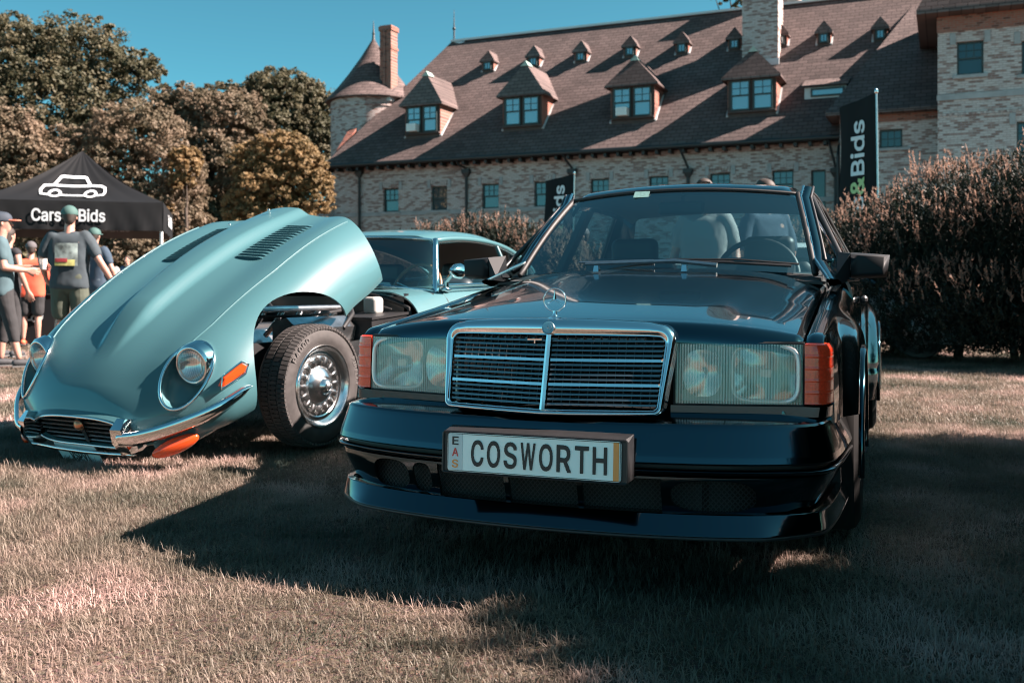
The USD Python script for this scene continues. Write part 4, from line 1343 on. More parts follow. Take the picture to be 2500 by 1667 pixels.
# roof
RG = []
for u in np.linspace(-1, 1, 41):
    row = []
    for v in np.linspace(0, 1, 40) ** 1.3:
        hw = np.interp(v, [0, .3, 1], [.560, .575, .545])
        y0_, y1_ = 1.700 + .10 * u * u, 3.02 - .06 * u * u
        y = y0_ + (y1_ - y0_) * v
        z = float(PchipInterpolator([0, .02, .06, .14, .4, .75, 1], [1.324, 1.338, 1.354, 1.368, 1.380, 1.366, 1.325])(v)) - .030 * u * u - .075 * max(0, (abs(u) - .86) / .14) ** 2
        row.append((u * hw, y, z))
    RG.append(row)
S('roof', shell(np.array(RG), .015), 'black_paint', 50)
for s in (1, -1):
    k = 39 if s == 1 else 0
    ctr = [np.array([s * .745, 1.10, .880])] + [np.array([s * (x + .034), y + .012, z - .004]) for x, y, z in [(abs(p[0]), p[1], p[2]) for p in WG[k][2::3]]] + [np.array([s * .592, 1.86, 1.322])]
    q = np.array(ctr)
    rows = []
    for p_ in q:
        rows.append([p_ + np.array([s * dx, dy, dz]) for dx, dy, dz in ((-.030, -.004, .008), (-.016, -.014, .012), (0, -.014, .010), (.016, .0, .006), (.026, .03, -.004), (.018, .06, -.012), (-.02, .04, -.02))])
    g = gridmesh(np.array(rows), True)
    S('windscreen_pillar', g, 'black_paint', 40)
    S('pillar_trim', tube([p_ + np.array([s * -.022, -.012, .012]) for p_ in q], .006, 6), 'chrome', True)
    S('drip_rail', tube(np.vstack([q[1:] + [s * .020, .012, .008], [(s * .603, y, 1.318 - .02 * abs(y - 2.3)) for y in np.linspace(1.95, 3.0, 8)]]), .007, 6), 'black_plastic', True)
    # side glass and frames
    def sg(y0_, y1_, yt0, yt1):
        return np.array([[(s * (np.interp(t, [0, 1], [.790, .600]) + .012 * math.sin(math.pi * t)), (y0_ + (y1_ - y0_) * k) * (1 - t) + (yt0 + (yt1 - yt0) * k) * t, np.interp(t, [0, 1], [.905, 1.285])) for t in np.linspace(0, 1, 8)] for k in np.linspace(0, 1, 8)])
    S('door_glass', gridmesh(sg(1.36, 2.20, 1.87, 2.20)), 'clear_glass', True)
    S('door_glass', gridmesh(sg(2.30, 3.05, 2.30, 2.86)), 'clear_glass', True, label='rear door glass')
    S('door_pillar', hull([(s * x, y, z) for y in (2.20, 2.30) for x, z in ((.800, .90), (.612, 1.29), (.765, .90), (.575, 1.29))]), 'black_plastic')
    S('rear_pillar', hull([(s * x, y, z) for x, y, z in ((.80, 3.08, .91), (.79, 3.62, .93), (.61, 2.88, 1.285), (.585, 3.06, 1.29), (.74, 3.08, .91), (.70, 3.62, .93), (.55, 2.88, 1.285), (.53, 3.06, 1.29))]), 'black_paint')
    S('window_frame', join(tube([(s * .800, 1.34, .908), (s * .803, 2.2, .915), (s * .803, 3.08, .918)], .011, 6), tube([(s * .794, 1.36, .91), (s * .605, 1.885, 1.288), (s * .605, 2.85, 1.290), (s * .795, 3.07, .915)], .012, 6)), 'black_plastic', True)

# ---- body sides from the doors to the tail
def side_grid():
    ys = np.linspace(1.338, 4.22, 150)
    K = 50
    Gs = []
    for y in ys:
        xm = float(np.interp(y, [1.33, 2, 3, 3.8, 4.1, 4.22], [.818, .824, .826, .815, .79, .74]))
        zt_ = float(np.interp(y, [1.33, 1.6, 2.4, 3.2, 4.22], [.893, .900, .908, .920, .905]))
        cx = [xm - .055, xm - .040, xm - .022, xm - .008, xm, xm + .006, xm + .002, xm - .02]
        cz = [zt_, zt_ - .004, zt_ - .03, zt_ - .10, .70, .50, .36, .22]
        s_ = np.array([0, .03, .09, .2, .38, .62, .82, 1])
        t = np.linspace(0, 1, K)
        x, z = PchipInterpolator(s_, cx)(t), PchipInterpolator(s_, cz)(t)
        f = flare(np.full(K, y), z, 3.38, .062) * sm(-z, -.86, -.76)
        crease = -.008 * np.exp(-((z - .40) / .012) ** 2)
        Gs.append(np.stack([x + f + crease, np.full(K, y), z], 1))
    return np.array(Gs)


sd_ = solid(shell(side_grid()[:, ::-1], .012)) - solid(cyl((.55, 3.38, WHEEL_Z - .01), (1.2, 3.38, WHEEL_Z - .01), .342, 64))
for yc in (2.24, 3.06):
    sd_ = sd_ - solid(box((.83, yc, .62), (.04, .006, .70)))
sd_ = tm(sd_)
for s in (1, -1):
    S('body_side', sd_ if s == 1 else mirror(sd_), 'black_paint', 40)
    S('sill', box((s * .79, 1.95, .20), (.06, 2.0, .10), .02), 'black_paint')
    S('door_handle', box((s * .835, 2.08, .80), (.03, .17, .035), .01), 'black_plastic')
    a = np.linspace(math.radians(-15), math.radians(195), 40)
    lp_ = np.stack([np.full(40, .0), 3.38 + .346 * np.cos(a), WHEEL_Z - .01 + .346 * np.sin(a)], 1)
    lp_[:, 0] = s * (.828 + flare(lp_[:, 1], lp_[:, 2], 3.38, .062))
    S('arch_lip', tube(lp_, .011, 8), 'black_paint', True)
    # mirrors
    ms = hull([(s * x, y, z) for x, y, z in ((.80, 1.27, .905), (.80, 1.27, .992), (.925, 1.29, .907), (.936, 1.30, .985), (.80, 1.38, .893), (.80, 1.38, 1.003), (.938, 1.38, .897), (.950, 1.38, .990), (.83, 1.262, .915), (.92, 1.275, .92), (.83, 1.262, .985), (.925, 1.28, .978))])
    mm = S('side_mirror', ms, 'mirror_shell', 75)
    S('mirror_glass', hull([(s * x, y, z) for x, y, z in ((.81, 1.383, .90), (.81, 1.383, .995), (.932, 1.383, .90), (.94, 1.383, .985), (.81, 1.386, .90), (.81, 1.386, .995), (.932, 1.386, .90), (.94, 1.386, .985))]), 'chrome', False, mm)
    S('mirror_foot', hull([(s * x, y, z) for x, y, z in ((.745, 1.235, .905), (.745, 1.36, 1.005), (.758, 1.42, .89), (.80, 1.27, .995), (.80, 1.38, 1.0), (.795, 1.275, .89), (.79, 1.38, .885), (.765, 1.245, .87))]), 'mirror_shell', 25, mm)
# scuttle, boot, tail
S('scuttle', shell(np.array([[(u * .70, y, .938 - .03 * u * u + (y - 1.2) * .02) for y in np.linspace(1.14, 1.33, 6)] for u in np.linspace(-1, 1, 21)]) - [0, 0, .03], .01), 'gasket', 40)
S('boot_lid', shell(np.array([[(u * .72, y, np.interp(y, [3.5, 3.7, 4.1, 4.2], [.955, .965, .95, .93]) - .03 * u * u) for y in np.linspace(3.52, 4.2, 14)] for u in np.linspace(-1, 1, 21)]), .012), 'black_paint', 40)
S('rear_shelf', hull([(x, y, z) for x in (-.62, .62) for y, z in ((3.02, .86), (3.55, .90), (3.02, .83), (3.55, .87))]), 'seat_leather')
S('rear_window', gridmesh(np.array([[((.60 * (1 - v) + .50 * v) * u, 3.56 * (1 - v) + 3.0 * v - .02 * u * u, .955 * (1 - v) + 1.315 * v - .02 * u * u) for v in np.linspace(0, 1, 8)] for u in np.linspace(-1, 1, 16)])), 'clear_glass', True)
S('tail_panel', hull([(x, y, z) for x in (-.74, .74) for y, z in ((4.16, .45), (4.22, .9), (4.0, .45), (4.0, .9))]), 'black_paint')
S('rear_bumper', hull([(x, y, z) for x in (-.80, .80) for y, z in ((4.2, .28), (4.27, .36), (4.27, .5), (4.2, .54), (3.9, .3), (3.9, .54))]), 'black_paint', 30)
for s in (1, -1):
    S('tail_lamp', box((s * .62, 4.215, .70), (.24, .04, .2), .01), 'red_lens')
S('boot_spoiler', join(box((0, 4.12, 1.04), (1.2, .16, .03), .01), box((-.55, 4.12, 1.0), (.05, .12, .1), .01), box((.55, 4.12, 1.0), (.05, .12, .1), .01)), 'black_paint')
# ---- wipers, nozzles, sticker, inner mirror, cabin
S('wiper', join(tube([(.28, 1.13, .948), (.10, 1.16, .968), (-.30, 1.17, .958)], [.011, .011, .006], 6), tube([(-.33, 1.18, .965), (.0, 1.19, .972)], .006, 6)), 'satin_steel', 30)
S('wiper_blade', join(tube([(.0, 1.165, .965), (.3, 1.165, .962), (.57, 1.21, .945)], .008, 6), tube([(.06, 1.17, .975), (.36, 1.175, .972), (.60, 1.22, .952)], .005, 6)), 'black_plastic', 30)
for x in (-.21, .163):
    S('washer_nozzle', hull([(x + a * .012, 1.04 + b * .02, z_) for a in (-1, 1) for b, z_ in ((-1, .922), (1, .928))] + [(x + a * .009, 1.035 + b * .008, .948) for a in (-1, 1) for b in (-1, 1)]), 'chrome')
q = ws(-.30, .94)
S('windscreen_sticker', place(extr(sbox(-.034, -.022, .034, .022).buffer(.003), .001), q + np.array([0, -.005, .004]), (1, -.02, 0), (0, .78, .62)), 'sticker')
S('rear_view_mirror', join(box((0.02, 1.70, 1.235), (.22, .03, .062), .012), cyl((0.02, 1.71, 1.25), (0.02, 1.76, 1.325), .009, 8)), 'black_plastic')
S('dashboard', hull([(x, y, z) for x in (-.68, .68) for y, z in ((1.24, .885), (1.62, .925), (1.70, .88), (1.66, .60), (1.24, .6))]), 'dash', 40)
S('instrument_hood', hull([(.36 + x, y, z) for x in (-.19, .19) for y, z in ((1.48, .90), (1.54, .958), (1.66, .955), (1.66, .88))]), 'seat_leather', 30)
a = np.linspace(0, 2 * np.pi, 40, endpoint=False)
sw = np.array([.36, 1.80, .905])
ex, ey = np.array([1, 0, 0]), np.array([0, .36, .93])
stw = S('steering_wheel', tube([sw + .19 * (math.cos(t) * ex + math.sin(t) * ey) for t in a], .014, 8, True), 'seat_leather', True)
S('wheel_hub', join(sph(sw + [0, -.01, 0], (.075, .03, .05), 2), *[tube([sw, sw + .18 * (math.cos(t) * ex + math.sin(t) * ey)], .013, 6) for t in (0.2, math.pi - .2, -math.pi / 2)]), 'seat_leather', 30, stw)


def rbx(c, s, r):
    c, s = np.array(c), np.array(s) / 2 - r
    return tm(m3.Manifold.batch_hull([m3.Manifold.sphere(r, 14).translate(tuple(c + s * [a, b, d])) for a in (-1, 1) for b in (-1, 1) for d in (-1, 1)]))


for x in (-.36, .36):
    st_ = S('front_seat', rot(rbx((x, 2.30, .70), (.48, .14, .62), .06), 12, (1, 0, 0), (x, 2.25, .5)), 'seat_leather', 50)
    S('headrest', rbx((x, 2.335, 1.045), (.26, .09, .16), .04), 'seat_leather', 50, st_)
    S('seat_cushion', rbx((x, 2.02, .50), (.5, .5, .16), .06), 'seat_leather', 50, st_)
S('rear_seat', rbx((0, 3.02, .70), (1.25, .16, .5), .06), 'seat_leather', 50)
for x in (-.36, .36):
    S('rear_headrest', rbx((x, 3.05, .93), (.25, .08, .09), .035), 'seat_leather', 50)
S('cabin_floor', hull([(x, y, z) for x in (-.74, .74) for y in (1.3, 3.4) for z in (.26, .34)]), 'black_void')
S('headlining', gridmesh(np.array(RG)[1:-1, 1:-1] - [0, 0, .035]), 'headliner', True)
for s in (1, -1):
    S('door_card', hull([(s * x, y, z) for x, z in ((.755, .885), (.775, .35), (.72, .885), (.72, .35)) for y in (1.36, 3.1)]), 'seat_leather')


# ---- wheels
def car_wheel(parent, cx, cy, R, w, rimr, side, style):
    prof = [(rimr - .012, -w / 2 + .02), (rimr + .01, -w / 2 + .004), (rimr + .04, -w / 2), (R - .04, -w / 2 + .004), (R - .012, -w / 2 + .02), (R, -w / 2 + .045), (R, w / 2 - .045), (R - .012, w / 2 - .02), (R - .04, w / 2 - .004), (rimr + .04, w / 2), (rimr + .01, w / 2 - .004), (rimr - .012, w / 2 - .02)]
    ty = lathe(prof, 64, 'x')
    t = add(parent, 'wheel', move(ty, cx, cy, R), 'rubber_dark', 30)
    o = side
    rp = [(rimr + .004, .5 * w - .012), (rimr - .004, .5 * w - .008), (rimr - .014, .5 * w - .018), (rimr - .03, .5 * w - .06), (rimr - .03, -.5 * w + .02), (rimr + .004, -.5 * w + .012)]
    rim = lathe([(a, b * o) for a, b in rp], 56, 'x')
    sp = []
    for k in range(8):
        an = k * np.pi / 4
        d = np.array([0, math.cos(an), math.sin(an)])
        e = np.array([0, -math.sin(an), math.cos(an)])
        x0_, x1_ = o * (.5 * w - .028), o * (.5 * w - .05)
        sp.append(hull([np.array([x, 0, 0]) + d * r + e * h * q for x in (x0_, x1_) for r, h in ((.05, .032), (rimr - .02, .045)) for q in (-1, 1)]))
    hub = lathe([(0, o * (.5 * w - .01)), (.035, o * (.5 * w - .012)), (.06, o * (.5 * w - .02)), (.065, o * (.5 * w - .05))], 32, 'x')
    add(t, 'rim', move(join(rim, hub, *sp), cx, cy, R), style, 30)
    add(t, 'brake_disc', move(lathe([(.02, -.01 * o), (rimr * .75, -.01 * o), (rimr * .75, -.03 * o), (.02, -.03 * o)], 40, 'x'), cx, cy, R), 'satin_steel', 30)
    return t


for y in (WHEEL_Y, 3.38):
    for s in (1, -1):
        car_wheel(sedan, s * (.745 + (.02 if y > 2 else 0)), y, WR, .225, .205, s, 'alloy')
# ================================================================ the pale teal coupe with its bonnet tipped forward (x to the photograph's right, y to its rear)
coupe = thing('teal_coupe', 'pale teal vintage coupe with its long louvred bonnet tipped forward over chrome headlamps', 'car', (-1.70, 5.73, 0), -28.5)


def J(name, m, mt, smooth=30, parent=None, label=None, kind=None):
    return add(parent or coupe, name, m, mt, smooth, label, kind)


TILT = math.radians(28)
_c, _s = math.cos(TILT), math.sin(TILT)


def bt(p):
    """bonnet-local (x, y, z), origin at the nose badge -> coupe frame"""
    p = np.asarray(p, float)
    return np.stack([p[..., 0], -.90 + p[..., 1] * _c - p[..., 2] * _s, .175 + p[..., 1] * _s + p[..., 2] * _c], -1)


def btm(m):
    m = tm(m).copy()
    m.vertices = bt(m.vertices)
    return m


yst = np.array([0, .05, .12, .3, .5, .75, 1.0, 1.3, 1.6, 1.86])
ctl = np.array([   # c, v, r(idge), s(houlder), m(ax), l(ower), e(dge): x, z
    [(0, .070), (.20, .062), (.30, .045), (.365, .015), (.385, -.02), (.37, -.07), (.33, -.105)],
    [(0, .120), (.21, .112), (.33, .090), (.43, .050), (.485, -.01), (.475, -.07), (.41, -.115)],
    [(0, .170), (.23, .158), (.375, .135), (.515, .085), (.595, .01), (.595, -.07), (.53, -.125)],
    [(0, .255), (.29, .236), (.465, .232), (.635, .180), (.738, .070), (.750, -.045), (.70, -.13)],
    [(0, .312), (.33, .285), (.520, .285), (.685, .228), (.785, .095), (.798, -.04), (.76, -.13)],
    [(0, .352), (.34, .318), (.550, .322), (.705, .265), (.795, .125), (.808, -.03), (.79, -.13)],
    [(0, .372), (.35, .335), (.565, .342), (.718, .285), (.808, .140), (.820, -.01), (.80, -.10)],
    [(0, .372), (.355, .338), (.572, .350), (.722, .290), (.812, .140), (.822, .03), (.805, -.035)],
    [(0, .350), (.355, .322), (.572, .340), (.718, .278), (.808, .132), (.818, .04), (.800, -.030)],
    [(0, .315), (.35, .292), (.568, .312), (.708, .250), (.800, .115), (.808, .03), (.790, -.028)]])
NV = 120
yy = np.concatenate([np.linspace(0, .12, 16)[:-1], np.linspace(.12, 1.86, NV - 15)])
ci = PchipInterpolator(yst, ctl)(yy)
ci2 = CubicSpline(yst, ctl)(yy)
ci = np.where((yy > .3)[:, None, None], ci2, ci)
half = []
for j in range(NV):
    c = ci[j]
    s = np.r_[0, np.cumsum(np.hypot(*np.diff(c, axis=0).T))]
    cs = CubicSpline(s, c, bc_type=((1, (1.0, 0.0)), 'not-a-knot'))
    h = cs(np.linspace(0, s[-1], 84))
    half.append(h)
half = np.array(half)


def bulge(x, y):
    w = np.interp(y, [.2, .5, 1.0, 1.86], [.050, .105, .135, .150])
    hgt = .048 * sm(y, .235, .62) * (1 - .25 * sm(y, 1.2, 1.86))
    return hgt * (1 - sm(np.abs(x), w * .72, w * 1.28))


BG = np.zeros((167, NV, 3))
for j in range(NV):
    hx, hz = half[j, :, 0], half[j, :, 1]
    x = np.r_[-hx[:0:-1], hx]
    z = np.r_[hz[:0:-1], hz]
    y = np.full_like(x, yy[j])
    z = z + bulge(x, y)
    # the rear edge sweeps forward down the flanks
    y = y - .27 * (np.abs(x) / .8) ** 2.2 * sm(yy[j], .9, 1.86)
    BG[:, j] = np.stack([x, y, z], -1)
bs = solid(shell(BG, .010))
for s in (-1, 1):
    bs = bs - solid(cyl((s * .50, .80, -.125), (s * 1.2, .80, -.125), .395, 72))

# headlamp openings: an egg shaped outline on the shoulder, seen along D
D = np.array([.30, -.72, .63])
D /= np.linalg.norm(D)
e2 = np.array([.18, .62, .62])
e2 -= D * (e2 @ D)
e2 /= np.linalg.norm(e2)
e1 = np.cross(e2, D) * -1
e1 = e1 if e1[0] > 0 else -e1
vv = BG.reshape(-1, 3)
cen_ = np.array([.560, .245, .165])
selm = (np.linalg.norm(vv - cen_, axis=1) < .36) & (vv[:, 0] > .2)
q = vv[selm] - cen_
dep = LinearNDInterpolator(np.stack([q @ e1, q @ e2], 1), q @ D)
an = np.linspace(0, 2 * np.pi, 56, endpoint=False)
ra = .117 * (1 + .10 * np.sin(an))
ea, eb = ra * np.cos(an), .175 * np.sin(an)
ed = dep(np.stack([ea, eb], 1))
ed = np.where(np.isnan(ed), np.nanmean(ed), ed)
rim = cen_ + ea[:, None] * e1 + eb[:, None] * e2 + ed[:, None] * D


def bucket():
    rows = []
    for k in np.linspace(1.0, 0.0, 12):
        w = math.sqrt(max(0, 1 - k * k))
        cc = cen_ + .05 * e2 + D * (np.mean(ed))
        ring_ = cc + (rim - cc) * k - D * .115 * w
        rows.append(ring_)
    return gridmesh(np.array(rows), True)


prism = extr(Polygon(np.stack([ea, eb], 1)), .34)
prism = place(prism, cen_ - D * .16, e1, e2, D)
if prism.volume < 0:
    prism.invert()
prism = solid(prism)
bs = bs - prism - solid(mirror(tm(prism)))
bonnet = J('bonnet', btm(tm(bs)), 'teal_paint', 50)
for s in (1, -1):
    f = (lambda m: m) if s == 1 else mirror
    hl = J('headlamp', btm(f(bucket())), 'teal_paint', 50)
    J('headlamp_rim', btm(f(tube(rim + D * .004, .009, 8, True))), 'chrome', True, hl)
    # lamp: chrome hood ring, glass dome, bowl
    lc = cen_ + e2 * .052 + D * (np.mean(ed) - .012)
    ld = np.array([.12, -.93, .30])
    ld /= np.linalg.norm(ld)
    lu = np.array([0, .3, .95]) - ld * (np.array([0, .3, .95]) @ ld)
    lx = np.cross(lu, ld)
    an2 = np.linspace(0, 2 * np.pi, 40, endpoint=False)
    J('lamp_ring', btm(f(tube([lc + .086 * (math.cos(t) * lx + math.sin(t) * lu / np.linalg.norm(lu)) for t in an2], .010, 8, True))), 'chrome', True, hl)
    J('lamp_bowl', btm(f(place(lathe([(.086, .0), (.07, -.03), (.04, -.055), (0, -.062)], 36), lc, lx, lu, ld))), 'lamp_bowl', 40, hl)
    J('lamp_glass', btm(f(place(lathe([(.084, .004), (.075, .018), (.05, .030), (.02, .036), (0, .037)], 36), lc, lx, lu, ld))), 'fluted_dome', 40, hl)
    J('lamp_cowl', btm(f(place(lathe([(.112, -.05), (.104, -.005), (.094, .004)], 36), lc, lx, lu, ld))), 'chrome', 40, hl)
    # chrome quarter bumper and overrider
    qp = np.array([(.345, -.075, -.005), (.44, -.035, -.010), (.535, .035, -.012), (.63, .115, -.006), (.708, .200, .004), (.760, .290, .016), (.790, .385, .030)])
    t_ = np.linspace(0, 1, len(qp))
    qq = CubicSpline(t_, qp)(np.linspace(0, 1, 40))
    rows = []
    for k, p in enumerate(qq):
        tg = np.gradient(qq, axis=0)[k]
        o = np.array([-tg[1], tg[0], 0]) * -1
        o /= np.linalg.norm(o)
        hgt = .036 * (1 - .5 * (k / 39) ** 3) * (1 if k < 37 else (.75, .5, .12)[k - 37])
        rows.append([p + o * a + np.array([0, 0, b * hgt]) for a, b in ((-.004, -.9), (.012, -1), (.024, -.45), (.028, .15), (.020, .8), (.008, 1.05), (-.006, .9))])
    J('quarter_bumper', btm(f(gridmesh(np.array(rows), True))), 'chrome', 40)
    ov = hull([(x, y, z) for x, y, z in ((.325, -.03, .085), (.365, -.02, .075), (.315, -.085, .055), (.375, -.075, .05), (.318, -.105, -.01), (.385, -.09, -.01), (.325, -.09, -.09), (.378, -.075, -.085), (.33, -.02, -.115), (.375, -.01, -.11), (.32, .02, .04), (.38, .03, .04), (.33, .03, -.1), (.38, .04, -.1))])
    J('overrider', btm(f(ov)), 'chrome', 25)
    tl = J('turn_lamp', btm(f(place(sph((0, 0, 0), (.115, .040, .034), 3), (.545, .045, -.108), (.60, .62, .04), (0, 0, 1), None))), 'amber', True)
    J('turn_lamp_housing', btm(f(hull([(.44, .01, -.08), (.44, .01, -.14), (.56, .11, -.07), (.56, .11, -.145), (.72, .28, -.095), (.69, .26, -.11), (.45, .05, -.07), (.45, .05, -.15), (.62, .2, -.07), (.62, .2, -.14)]))), 'teal_paint', 30)
    if s > 0:
      J('side_marker', btm(f(move(hull([(.735, .27, .095), (.752, .295, .128), (.792, .40, .145), (.795, .42, .122), (.78, .40, .095), (.738, .285, .085), (.755, .265, .095), (.775, .29, .125), (.805, .40, .140), (.806, .415, .118), (.80, .395, .098), (.765, .28, .088)]), -.018))), 'amber', False)
      J('marker_bezel', btm(f(move(tube([(.757, .262, .084), (.765, .29, .136), (.800, .40, .152), (.806, .428, .122), (.797, .398, .086)], .006, 6, True), -.018))), 'chrome', True)
    # seam bead along the wing top
    bead = [[s * np.interp(yy[j], [.3, .5, 1, 1.86], [.49, .545, .592, .596]), np.interp(np.interp(yy[j], [.3, .5, 1, 1.86], [.49, .545, .592, .596]), BG[83:135, j, 0], BG[83:135, j, 1]), np.interp(np.interp(yy[j], [.3, .5, 1, 1.86], [.49, .545, .592, .596]), BG[83:135, j, 0], BG[83:135, j, 2]) + .002] for j in range(30, NV, 3)]
    J('wing_seam', btm(tube(bead, .0045, 6)), 'teal_paint', True)
    # louvres: nine slots on each side of the bulge, each a raised lip over a dark opening
    jpts = np.linspace(1.16, 1.62, 15)
    base_, lips = [], []
    surf = LinearNDInterpolator(BG[:, 30:, :2].reshape(-1, 2), BG[:, 30:, 2].reshape(-1))
    x0, x1 = .19, .39
    for y in jpts:
        xx = np.linspace(x0, x1, 9) * s
        zz = surf(xx, np.full(9, y))
        hump = np.sin(np.linspace(0, np.pi, 9)) ** .35
        r0_ = np.stack([xx, np.full(9, y + .012), zz + .0012], 1)
        r1_ = np.stack([xx, np.full(9, y + .004), zz + .0012 + .010 * hump], 1)
        r2_ = np.stack([xx, np.full(9, y - .010), zz + .0015 + .014 * hump], 1)
        lip_ = gridmesh(np.array([r0_, r1_, r2_]))
        J('louvre', btm(lip_), 'teal_paint', True)
        r3_ = np.stack([xx, np.full(9, y - .0105), zz + .0006], 1)
        base_.append(gridmesh(np.array([r2_ + [0, -.0006, 0], r3_])))
    J('louvre_slots', btm(join(*base_)), 'teal_shade', False)
J('bonnet_latch', btm(join(cyl((0, 1.72, .35), (0, 1.72, .392), .006, 8), sph((0, 1.72, .395), .009, 1))), 'chrome', True)
J('bonnet_latch', btm(sph((-.30, 1.66, .335), .010, 1)), 'chrome', True)

# mouth: chrome rim, dark throat, slats, round badge
def mouth(k, y):
    a = np.linspace(0, 2 * np.pi, 56, endpoint=False)
    x = .345 * k * np.sign(np.cos(a)) * np.abs(np.cos(a)) ** .55
    z = -.018 + .085 * k * np.sign(np.sin(a)) * np.abs(np.sin(a)) ** .8 - .012 * (x / .345) ** 2
    return np.stack([x, np.full(56, y), z], 1)


J('nose_lip', btm(gridmesh(np.array([mouth(1.20, .02) * [1, 1, 1], mouth(1.08, -.02), mouth(1.0, -.018), mouth(.97, .03)]), True)), 'teal_paint', 40)
J('mouth_rim', btm(tube(mouth(1.0, -.024), .007, 8, True)), 'chrome', True)
J('mouth_throat', btm(gridmesh(np.array([mouth(.98, .0), mouth(.95, .10), mouth(.02, .11)]), True)), 'black_void')
for k, z in enumerate(np.linspace(-.082, .045, 6)):
    w = .315 * math.sqrt(max(.2, 1 - ((z + .018) / .10) ** 2 * .5))
    J('grille_slat', btm(hull([(a * w, -.005 + b, z + c * .004) for a in (-1, 1) for b in (0, .035) for c in (-1, 1)])), 'satin_steel')
J('grille_spine', btm(hull([(a * .012, b, z) for a in (-1, 1) for b in (-.012, .02) for z in (-.095, .055)])), 'black_plastic')
J('nose_badge', btm(join(place(lathe([(0, .022), (.014, .020), (.026, .010), (.030, 0), (0, 0)], 24), (0, -.018, .012), (1, 0, 0), (0, 0, 1), (0, -1, 0)))), 'copper_badge', 40)
J('nose_bar', btm(tube([(-.36, -.05, -.112), (-.2, -.055, -.118), (0, -.057, -.120), (.2, -.055, -.118), (.36, -.05, -.112)], .010, 8)), 'chrome', True)
# plate hung under the nose
PLO, PLU = (-.10, -.02, -.178), (0, -.10, .99)
pp = place(extr(sbox(-.152, -.076, .152, .076).buffer(-.01).buffer(.01), .003), PLO, (1, 0, 0), PLU)
npl = J('licence_plate', btm(pp), 'plate_grey', False)
t = text('VSPVI', .055, .0015, True, .62)
t.apply_translation((-t.extents[0] / 2, -.03, .0035))
J('plate_letters', btm(place(t, PLO, (1, 0, 0), PLU)), 'ink', False, npl)

# ---- body behind the bonnet
def half_body():
    ys = np.array([.93, 1.25, 1.7, 2.2, 2.7, 3.1, 3.5, 3.75])
    c = np.array([
        [(.34, .835), (.52, .832), (.66, .800), (.755, .72), (.805, .58), (.80, .42), (.745, .28)],
        [(.40, .858), (.58, .852), (.690, .822), (.765, .73), (.812, .58), (.805, .42), (.755, .27)],
        [(.58, .872), (.64, .870), (.715, .835), (.775, .73), (.818, .58), (.81, .42), (.76, .27)],
        [(.56, .885), (.62, .885), (.700, .850), (.775, .74), (.820, .60), (.812, .44), (.76, .28)],
        [(.46, .92), (.56, .905), (.670, .860), (.765, .76), (.818, .64), (.815, .50), (.77, .34)],
        [(.40, .93), (.52, .905), (.640, .860), (.740, .76), (.795, .64), (.79, .52), (.74, .38)],
        [(.30, .86), (.44, .84), (.560, .80), (.66, .73), (.71, .64), (.70, .55), (.64, .44)],
        [(.10, .74), (.25, .73), (.380, .70), (.46, .66), (.49, .62), (.48, .57), (.42, .52)]])
    n = 90
    yq = np.linspace(.93, 3.75, n)
    ci_ = CubicSpline(ys, c)(yq)
    G_ = []
    for j in range(n):
        s_ = np.r_[0, np.cumsum(np.hypot(*np.diff(ci_[j], axis=0).T))]
        h = PchipInterpolator(s_, ci_[j])(np.linspace(0, s_[-1], 44))
        G_.append(np.stack([h[:, 0], np.full(44, yq[j]), h[:, 1]], 1))
    return np.array(G_)


HB = half_body()
bd_ = tm(solid(shell(HB[:, ::-1], .010)) - solid(cyl((.5, 2.67, .33), (1.2, 2.67, .33), .37, 60)))
for s in (1, -1):
    J('body_side', bd_ if s == 1 else mirror(bd_), 'teal_paint', 50)
J('scuttle', shell(np.array([[(u * .58, y, .875 - .045 * u * u - (1.2 - y) * .09) for y in np.linspace(.93, 1.30, 8)] for u in np.linspace(-1, 1, 21)]), .01), 'teal_paint', 50)


def jws(u, v):
    b = np.array([.66 * math.sin(u * 1.25) / math.sin(1.25), 1.02 + .25 * u * u, .868 - .04 * u * u])
    t = np.array([.545 * math.sin(u * 1.15) / math.sin(1.15), 1.30 + .14 * u * u, 1.195 - .022 * u * u])
    return b * (1 - v) + t * v


JG = np.array([[jws(u, v) for v in np.linspace(0, 1, 12)] for u in np.linspace(-1, 1, 40)])
J('windscreen', gridmesh(JG), 'windscreen_pale', True)
J('windscreen_trim', join(tube(JG[:, 0] + [0, -.006, .004], .010, 6), tube(JG[:, -1] + [0, -.006, .006], .009, 6)), 'chrome', True)
J('scuttle_trim', tube([(u * .70, 1.0 + .24 * u * u - .03, .862 - .048 * u * u) for u in np.linspace(-1, 1, 24)], .006, 6), 'gasket', True)
RJ = []
for u in np.linspace(-1, 1, 33):
    row = []
    for v in np.linspace(0, 1, 36):
        y = 1.30 + .14 * u * u + v * (3.55 - 1.30 - .14 * u * u)
        hw = np.interp(y, [1.3, 1.7, 2.3, 2.9, 3.55], [.548, .565, .56, .50, .34])
        zc_ = float(CubicSpline([1.2, 1.45, 1.8, 2.2, 2.6, 3.0, 3.55], [1.185, 1.245, 1.280, 1.272, 1.205, 1.09, .86])(y))
        z = zc_ - .040 * u * u - .055 * max(0, (abs(u) - .78) / .22) ** 2
        row.append((u * hw, y, z))
    RJ.append(row)
J('roof', shell(np.array(RJ), .012), 'teal_paint', 50)
J('headlining', gridmesh(np.array(RJ)[2:-2, 1:28] - [0, 0, .03]), 'headliner', True)
